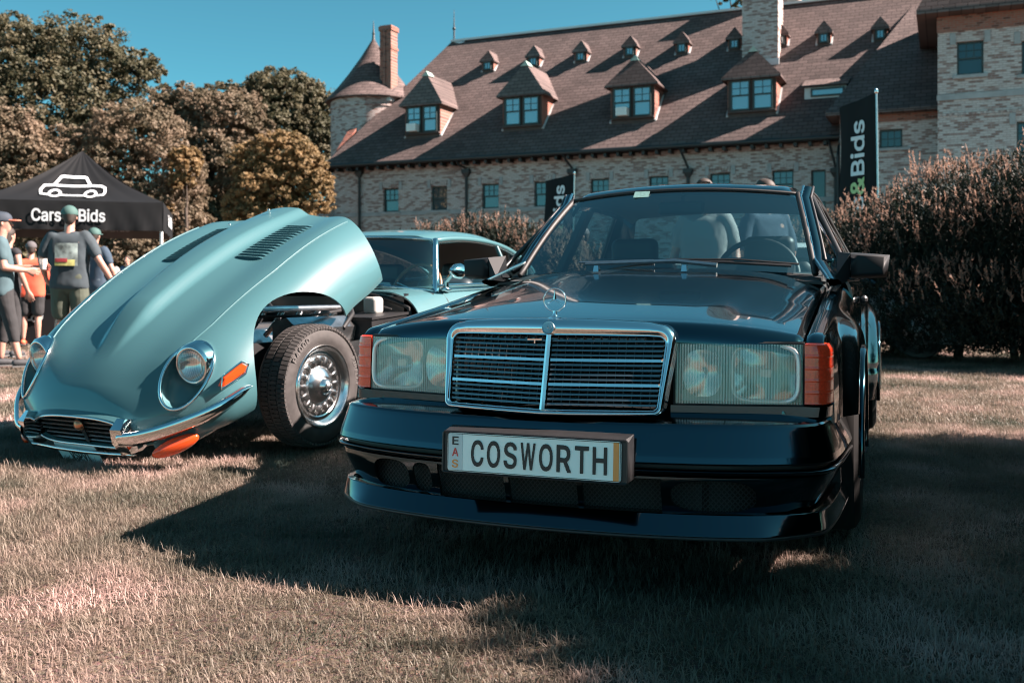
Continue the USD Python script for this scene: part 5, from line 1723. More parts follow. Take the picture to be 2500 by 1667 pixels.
for s in (1, -1):
    ap = np.array([jws(s * 1.0, v) for v in np.linspace(-.02, 1.02, 8)]) + [s * .012, .01, 0]
    J('windscreen_pillar', tube(ap, .024, 8, flat=1.0), 'chrome', True)
    # side window frame line: from the pillar foot along the roof rail to the rear quarter
    up = np.array([(s * x, y, z) for x, y, z in ((.560, 1.45, 1.168), (.572, 1.70, 1.192), (.572, 2.05, 1.190), (.560, 2.40, 1.155), (.53, 2.75, 1.075), (.51, 2.98, .975))])
    lo_ = np.array([(s * x, y, z) for x, y, z in ((.675, 1.29, .862), (.69, 1.6, .872), (.685, 2.05, .880), (.65, 2.45, .90), (.56, 2.85, .925), (.51, 2.98, .95))])
    k = np.linspace(0, 1, 24)
    ux, lx_ = CubicSpline(np.linspace(0, 1, 6), up)(k), CubicSpline(np.linspace(0, 1, 6), lo_)(k)
    J('roof_rail', tube(ux + [s * .006, 0, .006], .018, 8), 'teal_paint', True)
    J('window_trim', join(tube(ux + [s * .006, 0, -.010], .007, 6), tube(lx_ + [s * .008, 0, .006], .010, 6)), 'chrome', True)
    bpp = int(24 * .52)
    J('door_pillar', tube([lx_[bpp], (lx_[bpp] + ux[bpp]) / 2 + [s * .01, 0, 0], ux[bpp]], .016, 8), 'teal_paint', True)
    J('quarter_glass', gridmesh(np.array([[lx_[j] * (1 - t) + ux[j] * t for t in np.linspace(0, 1, 5)] for j in range(bpp, 24)])), 'smoked_glass', True)
    J('door_glass', gridmesh(np.array([[(lx_[j] * (1 - t) + ux[j] * t) for t in np.linspace(0, .22, 3)] for j in range(0, bpp + 1)])), 'clear_glass', True, label='door glass wound most of the way down')
    J('belt_trim', tube(lx_[:16] + [s * .035, 0, -.022], .006, 6), 'chrome', True)
    mrr = J('door_mirror', join(move(rot(lathe([(0, .10), (.02, .095), (.043, .06), (.052, .0), (.048, -.012), (0, -.012)], 24), 90, (1, 0, 0)), s * .80, 1.36, .965), tube([(s * .70, 1.36, .845), (s * .715, 1.34, .90), (s * .775, 1.33, .955)], [.022, .014, .014], 8), sph((s * .70, 1.36, .845), (.034, .045, .018), 2)), 'chrome', 30)
    J('door_seam', tube([(HB[j][8:, :][k2] * [s, 1, 1]) + [s * .001, 0, 0] for j in [12] for k2 in range(0, 34, 3)], .003, 4), 'gasket', True)
J('dashboard', hull([(x, y, z) for x in (-.6, .6) for y, z in ((1.22, .85), (1.42, .86), (1.46, .72), (1.22, .6))]), 'seat_leather')
a = np.linspace(0, 2 * np.pi, 36, endpoint=False)
J('steering_wheel', tube([np.array([.33, 1.56, .84]) + .195 * (math.cos(t) * np.array([1, 0, 0]) + math.sin(t) * np.array([0, .38, .92])) for t in a], .012, 8, True), 'wood_rim', True)
J('wheel_spokes', join(*[tube([(.33, 1.55, .84), np.array([.33, 1.56, .84]) + .19 * (math.cos(t) * np.array([1, 0, 0]) + math.sin(t) * np.array([0, .38, .92]))], .008, 6) for t in (.3, math.pi - .3, -math.pi / 2)]), 'chrome', True)
for x in (-.31, .31):
    st_ = J('seat', rot(rbx((x, 2.06, .62), (.46, .14, .60), .06), 12, (1, 0, 0), (x, 2.0, .4)), 'seat_leather', 50)
    J('headrest', rbx((x, 2.14, .965), (.26, .09, .15), .04), 'seat_leather', 50, st_)
J('rear_seat', rbx((0, 2.62, .66), (1.0, .14, .4), .06), 'seat_leather', 50)
J('cabin_floor', hull([(x, y, z) for x in (-.68, .68) for y in (1.0, 3.0) for z in (.25, .33)]), 'black_void')
J('door_card', join(*[hull([(s * x, y, z) for x, z in ((.66, .84), (.74, .35), (.62, .84), (.68, .35)) for y in (1.32, 2.9)]) for s in (1, -1)]), 'seat_leather')
J('wiper', join(tube([(.48, 1.05, .872), (.22, 1.075, .885), (.0, 1.03, .895)], .006, 6), tube([(-.1, 1.01, .888), (.25, 1.06, .90), (.42, 1.12, .885)], .004, 6)), 'chrome', 30)
# ---- engine bay
J('bulkhead', hull([(x, y, z) for x in (-.66, .66) for y, z in ((.93, .30), (.93, .80), (.98, .30), (.98, .82))]), 'engine_black')
J('bulkhead_seal', tube([(x, .925, .83 - .10 * (abs(x) / .7) ** 3) for x in np.linspace(-.7, .7, 24)] + [(.73, .925, .6), (.75, .925, .45)], .014, 6), 'gasket', True)
eng = J('engine', hull([(x, y, z) for x in (-.20, .20) for y in (-.35, .75) for z in (.30, .52)] + [(x, y, .64) for x in (-.10, .10) for y in (-.3, .7)]), 'engine_black')
for s in (1, -1):
    J('cam_cover', hull([(s * x, y, z) for x, z in ((.12, .62), (.26, .54), (.22, .50), (.08, .58), (.20, .61)) for y in (-.28, .66)]), 'engine_metal', 20, eng)
    J('induction_pipe', join(*[tube([(s * .26, y, .58), (s * .34, y, .66), (s * .36, y + .03, .72)], .016, 8) for y in np.linspace(-.2, .6, 6)], tube([(s * .37, -.3, .735), (s * .37, .7, .735)], .018, 10)), 'engine_metal', True, eng)
    J('air_cleaner', hull([(s * x, y, z) for x, z in ((.42, .52), (.58, .52), (.60, .63), (.52, .69), (.42, .66)) for y in (.0, .52)] + [(s * .60, y, .58) for y in (.04, .48)]), 'engine_metal', 20)
    J('inner_panel', hull([(s * x, y, z) for x, z in ((.46, .30), (.52, .30), (.50, .56), (.46, .56)) for y in (-.55, .9)]), 'engine_black')
    J('battery_box', hull([(s * x, y, z) for x in (.40, .70) for y, z in ((.54, .40), (.90, .40), (.54, .665), (.90, .69))]), 'engine_black')
    J('box_lid', hull([(s * x, y, z) for x in (.39, .71) for y, z in ((.53, .666), (.91, .691), (.53, .68), (.91, .706))]), 'black_plastic')
    J('fluid_bottle', rbx((s * .52, .80, .745), (.10, .10, .11), .025), 'white_bottle', 40)
    J('hoses', join(tube([(s * .30, .75, .70), (s * .42, .70, .74), (s * .55, .55, .70), (s * .6, .4, .62)], .014, 7), tube([(s * .34, -.3, .66), (s * .5, -.2, .70), (s * .58, .1, .70), (s * .5, .5, .72)], .009, 6), tube([(s * .2, .7, .72), (s * .4, .85, .78), (s * .6, .88, .72)], .008, 6)), 'gasket', True)
    J('frame_tube', join(tube([(s * .30, -.72, .38), (s * .38, 0, .42), (s * .50, .92, .50)], .02, 8), tube([(s * .30, -.72, .28), (s * .36, 0, .26), (s * .48, .92, .28)], .02, 8), tube([(s * .38, 0, .42), (s * .36, 0, .26)], .016, 8)), 'engine_black', True)
    J('sill', hull([(s * x, y, z) for x, z in ((.70, .20), (.77, .28), (.76, .42), (.66, .42), (.62, .2)) for y in (.70, 2.25)]), 'teal_paint', 20)
    J('sill_rust', hull([(s * x, y, z) for x, z in ((.64, .19), (.72, .19), (.72, .23), (.64, .23)) for y in (.66, 1.0)]), 'rust')
    J('suspension_arm', join(tube([(s * .35, -.1, .30), (s * .62, 0, .28)], .018, 7), tube([(s * .35, .12, .44), (s * .60, .02, .42)], .016, 7), tube([(s * .45, .05, .28), (s * .42, .08, .62)], .028, 8)), 'engine_black', True)
    J('splash_guard', hull([(s * x, y, z) for x, y, z in ((.50, .42, .30), (.74, .60, .36), (.74, .64, .36), (.5, .46, .30), (.50, .40, .52), (.70, .52, .56), (.70, .56, .56))]), 'satin_steel')
J('cross_frame', tube([(-.34, -.72, .36), (.34, -.72, .36)], .02, 8), 'engine_black', True)
J('radiator', box((0, -.55, .40), (.56, .07, .34), .01), 'engine_black')


# ---- wheels with slotted chrome discs
def chrome_wheel(cx, cy, side, steer=0.0):
    R, w, rr = .328, .195, .217
    prof = [(rr - .01, w / 2 - .03), (rr + .004, w / 2 - .006), (rr + .022, w / 2 + .004), (rr + .055, w / 2 + .006), (rr + .085, w / 2 - .004), (R - .016, w / 2 - .016), (R - .006, w / 2 - .028)]
    xs_ = np.linspace(w / 2 - .034, -(w / 2 - .034), 25)
    tread = [(R - (.007 if (i % 6) == 3 else 0), x) for i, x in enumerate(xs_)]
    prof = prof + tread + [(a, -b) for a, b in prof[::-1]]
    m = lathe(prof, 96, 'x')
    # sipes across the shoulders
    r_ = np.hypot(m.vertices[:, 1], m.vertices[:, 2])
    ang = np.arctan2(m.vertices[:, 2], m.vertices[:, 1])
    T = trimesh.transformations.rotation_matrix(steer, (0, 0, 1)) if steer else np.eye(4)

    def put(mm):
        mm = tm(mm).copy()
        mm.apply_transform(T)
        return move(mm, cx, cy, R)
    t = J('wheel', put(m), 'rubber', 30)
    blocks = []
    for k in range(84):
        a_ = k / 84 * 2 * np.pi
        for x0_, x1_, sh in ((side * w * .33, side * w * .52, .0), (side * w * .05, side * w * .28, .4), (-side * w * .24, -side * w * .02, .8)):
            a2 = a_ + sh * 2 * np.pi / 84
            d = np.array([0, math.cos(a2), math.sin(a2)])
            e = np.array([0, -math.sin(a2), math.cos(a2)])
            ra_ = R - (.012 if abs(x1_) > w * .4 else .0)
            blocks.append(hull([np.array([x, 0, 0]) + d * (r + (R - r if False else 0)) + e * h for x, r in ((x0_, R + .004), (x1_, ra_ + .003), (x0_, R - .008), (x1_, ra_ - .01)) for h in (-.0095, .0095)]))
    J('tread_block', put(join(*blocks)), 'rubber', False, t, kind='stuff')
    o = side
    rim_ = lathe([(a, o * b) for a, b in [(rr + .006, w / 2 - .002), (rr + .002, w / 2 + .004), (rr - .006, w / 2 + .002), (rr - .012, w / 2 - .012), (rr - .022, w / 2 - .022), (rr - .030, w / 2 - .030), (rr - .038, w / 2 - .030)]], 64, 'x')
    J('rim', put(rim_), 'wheel_chrome', 40, t)
    # disc between rim and cap: slots with small raised pads between them, then a smooth outer ring
    J('rim_ring', put(lathe([(a, o * b) for a, b in [(rr - .034, w / 2 - .034), (rr - .044, w / 2 - .033), (rr - .050, w / 2 - .026), (rr - .056, w / 2 - .030)]], 96, 'x')), 'wheel_chrome', 40, t)
    nA, nR = 192, 14
    rows = []
    for k in range(nR):
        r = .100 + (rr - .054 - .100) * k / (nR - 1)
        a_ = np.arange(nA) / nA * 2 * np.pi
        pad = np.clip(np.cos(a_ * 16) * 1.6, -1, 1)
        mid = math.sin(math.pi * k / (nR - 1)) ** .6
        x = w / 2 - .030 + .006 * mid + .0025 * mid * pad
        rows.append(np.stack([o * x, r * np.cos(a_), r * np.sin(a_)], 1))
    J('wheel_disc', put(gridmesh(np.array(rows), True)), 'wheel_chrome', 60, t)
    for k in range(16):
        a_ = (k + .5) / 16 * 2 * np.pi
        d = np.array([0, math.cos(a_), math.sin(a_)])
        e = np.array([0, -math.sin(a_), math.cos(a_)])
        ct_ = d * (rr - .069) + np.array([o * (w / 2 - .0285), 0, 0])
        J('disc_slot', put(hull([ct_ + d * (.009 * math.sin(q)) + e * (.0135 * math.cos(q)) + np.array([z, 0, 0]) for q in np.linspace(0, 2 * np.pi, 12, endpoint=False) for z in (0, o * .0045)])), 'black_void', False, t)
    cap = lathe([(a, o * b) for a, b in [(.104, w / 2 - .034), (.102, w / 2 - .022), (.090, w / 2 - .010), (.070, w / 2 + .004), (.050, w / 2 + .011), (.046, w / 2 + .010), (.042, w / 2 + .016), (.034, w / 2 + .030), (.026, w / 2 + .036), (.024, w / 2 + .033), (.012, w / 2 + .036), (0, w / 2 + .037)]], 56, 'x')
    J('hub_cap', put(cap), 'wheel_chrome', 30, t)
    J('cap_badge', put(lathe([(a, o * b) for a, b in [(.021, w / 2 + .0365), (.016, w / 2 + .040), (.006, w / 2 + .043), (0, w / 2 + .0435)]], 24, 'x')), 'satin_steel', 40, t)
    if side > 0:
        for word, hh, r_c, a0 in (('P4000', .030, rr + .066, 150), ('PIRELLI', .024, rr + .064, 30)):
            adv = 0
            for ch in word:
                g = text(ch, hh, .002, True, 1.25)
                wd = g.extents[0]
                ang_ = math.radians(a0) - (adv + wd / 2) / r_c
                adv += wd * 1.22
                # in the y-z plane seen from +x: y to the right is the car's rear
                d = np.array([0, math.cos(ang_), math.sin(ang_)])
                ex_ = np.array([0, math.sin(ang_), -math.cos(ang_)])
                g.apply_translation((-wd / 2, -hh / 2, 0))
                J('tyre_letter', put(place(g, np.array([w / 2 + .0052, 0, 0]) + d * r_c, ex_, d)), 'tyre_letter', False, t)
    return t


for cy in (0, 2.67):
    for s in (1, -1):
        chrome_wheel(s * .685, cy, s, 0.0)
J('rear_bumper', tube([(-.6, 3.45, .56), (-.4, 3.68, .56), (0, 3.78, .56), (.4, 3.68, .56), (.6, 3.45, .56)], .035, 10), 'chrome', True)
# ================================================================ tent, flags, people, far cars
mat('tent_cloth', (0.0022, 0.003, 0.0042), 0.7, spec=0.3, vary=0.25, scale=2.0)
mat('tent_lining', (0.13, 0.12, 0.12), 0.9)
mat('print_white', (0.50, 0.54, 0.56), 0.7)
mat('print_grey', (0.30, 0.30, 0.31), 0.8)
mat('print_green', (0.33, 0.45, 0.20), 0.7)
mat('flag_cloth', (0.004, 0.005, 0.006), 0.8, spec=0.2)
mat('pole_white', (0.7, 0.7, 0.7), 0.4)
mat('skin', (0.36, 0.19, 0.145), 0.55, extra={'subsurface_weight': 0.1, 'subsurface_scale': 0.01})
mat('hair_dark', (0.025, 0.017, 0.013), 0.7)
mat('cap_green', (0.035, 0.085, 0.078), 0.8)
mat('cap_navy', (0.02, 0.03, 0.045), 0.8)
mat('cap_grey', (0.07, 0.065, 0.07), 0.85)
mat('cap_visor', (0.45, 0.14, 0.09), 0.8)
mat('shirt_slate', (0.030, 0.043, 0.052), 0.9, vary=0.15, scale=8)
mat('shirt_orange', (0.62, 0.085, 0.042), 0.85, vary=0.1, scale=8)
mat('shirt_navy', (0.025, 0.045, 0.07), 0.9)
mat('shirt_teal', (0.05, 0.09, 0.105), 0.9, vary=0.15, scale=8)
mat('shirt_black', (0.015, 0.015, 0.018), 0.9)
mat('shirt_white', (0.20, 0.20, 0.20), 0.9)
mat('shirt_blue', (0.035, 0.08, 0.15), 0.9)
mat('shorts_olive', (0.055, 0.065, 0.048), 0.9)
mat('shorts_black', (0.02, 0.02, 0.022), 0.9)
mat('jeans', (0.06, 0.085, 0.11), 0.9)
mat('shoe_dark', (0.03, 0.032, 0.036), 0.7)
mat('shoe_orange', (0.75, 0.13, 0.06), 0.7)
mat('sole', (0.10, 0.10, 0.10), 0.8)
mat('cup', (0.75, 0.72, 0.70), 0.3, extra={'transmission_weight': 0.5})
mat('print_picture', (0.22, 0.27, 0.26), 0.85, vary=0.8, scale=9)
mat('print_yellow', (0.42, 0.40, 0.14), 0.85, vary=0.4, scale=20)
mat('print_red', (0.32, 0.035, 0.04), 0.8)
mat('far_paint_pale', (0.45, 0.48, 0.48), 0.3, 0, 1.0)
mat('far_paint_blue', (0.10, 0.20, 0.24), 0.3, 0, 1.0)
mat('far_glass', (0.02, 0.03, 0.035), 0.05, 0, 1.0)


def smoothed(man, step=.02, it=8):
    m = man.refine_to_length(step)
    t = tm(m)
    t = trimesh.Trimesh(t.vertices, t.faces, process=True)
    trimesh.smoothing.filter_taubin(t, .5, -.53, it)
    return t


def chain(pts, k=16):
    """hulls of consecutive spheres: pts are (x, y, z, r)"""
    sp = [m3.Manifold.sphere(p[3], k).translate((p[0], p[1], p[2])) for p in pts]
    out = [m3.Manifold.batch_hull([a, b]) for a, b in zip(sp, sp[1:])]
    return out


def union(l):
    return m3.Manifold.batch_boolean(l, m3.OpType.Add)


def hand(wr, d, palm):
    """palm and five bent fingers from the wrist wr along d, palm normal palm"""
    wr, d, n = np.array(wr, float), np.array(d, float), np.array(palm, float)
    d /= np.linalg.norm(d)
    n -= d * (n @ d)
    n /= np.linalg.norm(n)
    s = np.cross(d, n)
    out = [m3.Manifold.batch_hull([m3.Manifold.sphere(r, 10).translate(tuple(wr + d * a + s * b)) for a, b, r in ((0, 0, .024), (.03, -.026, .016), (.03, .026, .016), (.085, -.032, .013), (.085, .032, .013))])]
    for k, (b, L) in enumerate(((-.031, .066), (-.011, .078), (.010, .074), (.030, .058))):
        p0 = wr + d * .085 + s * b
        p1 = p0 + d * L * .5 + n * .012
        p2 = p1 + d * L * .38 + n * .030
        out += chain([(*p0, .0098), (*p1, .0088), (*p2, .0078)], 8)
    p0 = wr + d * .03 - s * .026
    p1 = p0 + d * .035 - s * .03 + n * .012
    p2 = p1 + d * .034 - s * .006 + n * .016
    out += chain([(*p0, .014), (*p1, .0115), (*p2, .0095)], 8)
    return out


def person(label, loc, rz, h=1.78, pose=None, shirt='shirt_slate', sleeve=.62, legs='shorts_olive', leglen=.55, hat=None, shoes='shoe_dark', hair=True, build=1.0, visor=None, brim_back=False, group=None, hairlen=0):
    """faces local +y. pose: elbows and wrists in local metres for a 1.78 m body"""
    t = thing('person', label, 'person', loc, rz, group)
    k = h / 1.78
    po = dict(elR=(.27, -.03, 1.14), wrR=(.29, .07, .90), elL=(-.27, -.03, 1.14), wrL=(-.29, .07, .90), kneeR=(.11, .03, .50), ankR=(.12, 0, .085), kneeL=(-.11, .03, .50), ankL=(-.12, 0, .085), turn=0.0)
    po.update(pose or {})
    b = build
    sh = {1: (.185 * b, -.01, 1.435), -1: (-.185 * b, -.01, 1.435)}

    def sc(p):
        return tuple(np.array(p) * k)

    parts = []
    # trunk
    tr = [((x * b, y, z), r * b) for x, y, z, r in ((.075, 0, .93, .115), (-.075, 0, .93, .115), (.07, .0, 1.06, .105), (-.07, 0, 1.06, .105), (.09, .0, 1.22, .112), (-.09, 0, 1.22, .112), (.115, -.01, 1.36, .095), (-.115, -.01, 1.36, .095))]
    M_ = [m3.Manifold.sphere(r * k, 16).translate(sc(p)) for p, r in tr]
    for i in range(0, 6, 2):
        parts.append(m3.Manifold.batch_hull(M_[i:i + 4]))
    parts += chain([(*sc((0, -.01, 1.42)), .07 * k), (*sc((0, .0, 1.52)), .056 * k), (*sc((0, .015, 1.58)), .058 * k)])
    # head: skull, jaw, nose, ears
    tn = po['turn']
    ct, st_ = math.cos(tn), math.sin(tn)

    def hd(x, y, z):
        return sc((x * ct - y * st_, x * st_ + y * ct + .01, z))
    head = m3.Manifold.batch_hull([m3.Manifold.sphere(.078 * k, 20).translate(hd(0, -.022, 1.69)), m3.Manifold.sphere(.074 * k, 20).translate(hd(0, .025, 1.70)), m3.Manifold.sphere(.045 * k, 16).translate(hd(0, .05, 1.605)), m3.Manifold.sphere(.05 * k, 16).translate(hd(0, -.02, 1.615))])
    parts += [head] + chain([(*hd(0, .095, 1.672), .010 * k), (*hd(0, .112, 1.645), .014 * k)], 10)
    for s in (1, -1):
        parts.append(m3.Manifold.sphere(.024 * k, 12).scale((.45, .8, 1.2)).translate(hd(s * .078, -.005, 1.655)))
    arms, sl = [], []
    for s, e, w in ((1, po['elR'], po['wrR']), (-1, po['elL'], po['wrL'])):
        a0 = np.array(sh[s])
        e, w = np.array(e), np.array(w)
        parts += chain([(*sc(a0), .062 * k * b), (*sc(a0 * .5 + e * .5), .048 * k * b), (*sc(e), .040 * k), (*sc(e * .6 + w * .4), .040 * k), (*sc(w), .027 * k)])
        parts += hand(sc(w), (w - e), (-s * .6, .8, 0))
        q = a0 + (e - a0) * min(sleeve, 1)
        sl += chain([(*sc(a0 + [-.02 * s, 0, .005]), .076 * k * b), (*sc(a0 * .4 + q * .6), .068 * k * b), (*sc(q), .066 * k * b)])
        if sleeve > 1:
            q2 = e + (w - e) * (sleeve - 1)
            sl += chain([(*sc(q), .055 * k * b), (*sc(q2), .042 * k * b)])
    lg, sr = [], []
    for s, kn, an in ((1, po['kneeR'], po['ankR']), (-1, po['kneeL'], po['ankL'])):
        hp = np.array((s * .09 * b, 0, .90))
        kn, an = np.array(kn), np.array(an)
        parts += chain([(*sc(hp), .092 * k * b), (*sc(hp * .5 + kn * .5), .076 * k * b), (*sc(kn), .054 * k), (*sc(kn * .7 + an * .3 + [0, -.012, 0]), .057 * k), (*sc(an + [0, 0, .03]), .036 * k)])
        parts += chain([(*sc(an + [0, -.03, -.04]), .036 * k), (*sc(an + [0, .12, -.05]), .030 * k)])
        q = hp + (kn - hp) * min(leglen / .5, 1)
        if leglen > .5:
            q = kn + (an - kn) * (leglen - .5) / .5
            sr += chain([(*sc(hp + [0, 0, .02]), .112 * k * b), (*sc(kn), .075 * k), (*sc(q), .062 * k)])
        else:
            sr += chain([(*sc(hp + [0, 0, .02]), .112 * k * b), (*sc(q), .094 * k * b)])
    add(t, 'body', smoothed(union(parts), .018 * k, 6), 'skin', True)
    # shirt: a looser trunk with a hem, folds from noise
    S_ = [m3.Manifold.sphere(r * k * b, 16).translate(sc((x * b, y, z))) for x, y, z, r in ((.085, 0, .88, .124), (-.085, 0, .88, .124), (.08, 0, 1.05, .124), (-.08, 0, 1.05, .124), (.10, 0, 1.24, .122), (-.10, 0, 1.24, .122), (.125, -.01, 1.385, .092), (-.125, -.01, 1.385, .092))]
    shl = [m3.Manifold.batch_hull(S_[i:i + 4]) for i in range(0, 6, 2)]
    body = union(shl + sl + chain([(*sc((-.09, -.01, 1.44)), .062 * k), (*sc((.09, -.01, 1.44)), .062 * k)]))
    body = body.trim_by_plane((0, 0, 1), .83 * k)
    sm_ = smoothed(body, .024 * k, 5)
    nz = (meshkit.fbm(sm_.vertices * [7, 7, 5], 3, 7) - .5) * .030 * k
    sm_.vertices += sm_.vertex_normals * nz[:, None]
    sp = add(t, 'shirt', sm_, shirt, True)
    hips = m3.Manifold.batch_hull([m3.Manifold.sphere(.120 * k * b, 16).translate(sc((s * .082 * b, 0, z))) for s in (1, -1) for z in (.90, .99)])
    so = smoothed(union(sr + [hips]), .024 * k, 4)
    so.vertices += so.vertex_normals * ((meshkit.fbm(so.vertices * 8, 3, 3) - .5) * .022 * k)[:, None]
    add(t, 'trousers' if leglen > .8 else 'shorts', so, legs, True)
    for s, an in ((1, po['ankR']), (-1, po['ankL'])):
        an = np.array(an)
        up = smoothed(union(chain([(*sc(an + [0, -.035, -.035]), .046 * k), (*sc(an + [0, .06, -.038]), .043 * k), (*sc(an + [0, .145, -.048]), .036 * k)])), .02 * k, 3)
        sh_ = add(t, 'shoe', up, shoes, True)
        add(sh_, 'sole', hull([sc(an + np.array([a, b_, c])) for a in (-.042, .042) for b_ in (-.07, .17) for c in (-.085, -.068)]), 'sole')
    if hair:
        hm = m3.Manifold.batch_hull([m3.Manifold.sphere(.084 * k, 18).translate(hd(0, -.028, 1.70)), m3.Manifold.sphere(.078 * k, 18).translate(hd(0, .012, 1.718)), m3.Manifold.sphere(.060 * k, 14).translate(hd(0, -.045, 1.635 - hairlen))])
        hm = hm - m3.Manifold.cube((.3, .2, .25), True).translate((0, .165, 0)).rotate((0, 0, math.degrees(tn))).translate(sc((0, .0, 1.63)))
        add(t, 'hair', tm(hm), 'hair_dark', True)
    if hat:
        dm = m3.Manifold.batch_hull([m3.Manifold.sphere(.094 * k, 20).translate(hd(0, -.02, 1.712)), m3.Manifold.sphere(.088 * k, 20).translate(hd(0, .02, 1.715))]).trim_by_plane((0, 0, 1), 1.695 * k)
        cp_ = add(t, 'cap', tm(dm), hat, 35)
        vz = m3.Manifold.batch_hull([m3.Manifold.cylinder(.012 * k, .072 * k, .072 * k, 24).translate(hd(0, y, 1.70)) for y in (.055, .125)])
        add(cp_, 'visor', tm(vz), visor or hat, 30)
    return t, sp, k


# ---- pop-up tent
tent = thing('pop_up_tent', 'black pop-up tent with a car outline and white lettering, behind the people', 'tent', (0, 0, 0))
tx, ty_ = np.array([.96, .275, 0]) / math.hypot(.96, .275), np.array([-.275, .96, 0]) / math.hypot(.96, .275)
RF = np.array([-6.16, 17.6, 0])
LF, RB = RF - tx * 3.05, RF + ty_ * 3.05
LB = LF + ty_ * 3.05
TC = (RF + LB) / 2
ze_, zp, zv = 2.36, 3.42, 1.86


def canopy(a, b):
    rows = []
    for v in np.linspace(0, 1, 16):
        row = []
        for u in np.linspace(0, 1, 22):
            e = a * (1 - u) + b * u + [0, 0, ze_]
            p = e * (1 - v) + (TC + [0, 0, zp]) * v
            sag = -.17 * math.sin(math.pi * v) * (1 - .35 * (2 * u - 1) ** 2) - .04 * math.sin(math.pi * u) * (1 - v)
            fold = .016 * math.sin(u * 40 + v * 3) * v * (1 - v) * 3
            row.append(p + [0, 0, sag + fold])
        rows.append(row)
    return np.array(rows)


for a, b in ((LF, RF), (RF, RB), (RB, LB), (LB, LF)):
    add(tent, 'canopy', shell(canopy(a, b), .004), 'tent_cloth', True)
    rows = []
    for u in np.linspace(0, 1, 40):
        p = a * (1 - u) + b * u
        o = np.cross(b - a, (0, 0, 1)) / 3.05
        rows.append([p + o * (.012 * math.sin(u * 23) + .01 * math.sin(u * 61 + z * 9)) * (ze_ - z) * 2 + [0, 0, z] for z in np.linspace(zv, ze_, 8)])
    back = a is RB
    add(tent, 'valance', shell(np.array(rows), .004), 'tent_lining' if back else 'tent_cloth', True)
for p in (LF, RF, RB, LB):
    c = TC + (p - TC) * .975
    add(tent, 'leg', join(box((*c[:2], 1.15), (.045, .045, 2.35), .008), box((*c[:2], .01), (.14, .14, .02))), 'pole_white')
fr_ = []
for a, b in ((LF, RF), (RF, RB), (RB, LB), (LB, LF)):
    for k in range(2):
        p0, p1 = a + (b - a) * k / 2, a + (b - a) * (k + 1) / 2
        i0, i1 = TC + (p0 - TC) * .975, TC + (p1 - TC) * .975
        fr_ += [bar(i0 + [0, 0, 2.3], i1 + [0, 0, 2.0], .02, .03), bar(i0 + [0, 0, 2.0], i1 + [0, 0, 2.3], .02, .03)]
add(tent, 'truss', join(*fr_), 'pole_white')
fn = -ty_
mid = (LF + RF) / 2


def on_canopy(poly, x, z, mt, name, d=.02):
    """flat print laid on the front canopy slope: x along the eave from its middle, z up the slope from the eave (0-1)"""
    g = canopy(LF, RF)
    iu, iv = np.clip(x / 3.05 + .5, 0, 1), z
    q = poly
    vs = np.array(q.vertices)
    from_u = (vs[:, 0] + x) / 3.05 + .5
    L = np.linalg.norm(TC + [0, 0, zp] - (mid + [0, 0, ze_]))
    out = []
    for (a, b, c), u in zip(vs, from_u):
        v = z + b / L
        uu = (u - .5) / max(1 - v, .05) + .5
        e = LF * (1 - uu) + RF * uu + [0, 0, ze_]
        p = e * (1 - v) + (TC + [0, 0, zp]) * v
        sag = -.17 * math.sin(math.pi * v) * (1 - .35 * (2 * uu - 1) ** 2) - .04 * math.sin(math.pi * uu) * (1 - v)
        out.append(p + [0, 0, sag] + (fn * .5 + np.array([0, 0, .85])) * (d + c))
    m = trimesh.Trimesh(out, q.faces, process=False)
    add(tent, name, m, mt)


def car_outline(w, yfac=1.0):
    """side view of a car as one line: cabin, body, two wheels"""
    s = w / 4.0
    body = LineString([(-1.45, .25), (-1.9, .3), (-2, .7), (-1.85, 1.05), (-1.3, 1.15), (-.95, 1.75), (-.8, 1.8), (.5, 1.8), (.65, 1.75), (1.0, 1.2), (1.7, 1.12), (1.95, .95), (2, .55), (1.9, .3), (1.5, .25)])
    sill = LineString([(-.7, .25), (.75, .25)])
    belt = LineString([(-1.3, 1.15), (1.0, 1.18)])
    g = body.union(sill).union(belt).buffer(.085)
    for x in (-1.08, 1.12):
        g = g.union(Point(x, .42).buffer(.42).difference(Point(x, .42).buffer(.25)))
        g = g.difference(Point(x, .42).buffer(.25))
    g = affinity.scale(g, s, s, origin=(0, 0))
    g = affinity.scale(g, 1, yfac, origin=(0, 0))
    e = extr(g, .004)
    return e.subdivide_to_size(.06) if hasattr(e, 'subdivide_to_size') else e


on_canopy(car_outline(1.06, 1.75), -.02, .17, 'print_white', 'car_logo')


def on_valance(s, x, z, h, mt, a=LF, b=RF, bold=True, flip=False, d=.03):
    t = text(s, h, .004, bold, .80)
    t.apply_translation((-t.extents[0] / 2, 0, 0))
    ex = (b - a) / np.linalg.norm(b - a)
    o = (a + b) / 2 + ex * x + np.array([0, 0, z])
    if flip:
        ex = -ex
    n = np.cross(ex, (0, 0, 1))
    return place(t, o + n * d, ex, (0, 0, 1))


add(tent, 'lettering', on_valance('Cars & Bids', -.02, 2.01, .20, 'print_white'), 'print_white')
bk = on_valance('Cars & Bids', .2, 2.0, .17, 'print_grey', LB, RB, True, False, .03)
add(tent, 'lettering', bk, 'print_grey', label='lettering seen reversed through the back valance')
tbm = bk.copy()
add(tent, 'lettering', on_valance('Cars & Bids', 0, 2.01, .20, 'print_white', RF, RB), 'print_white', label='lettering on the right hand valance')
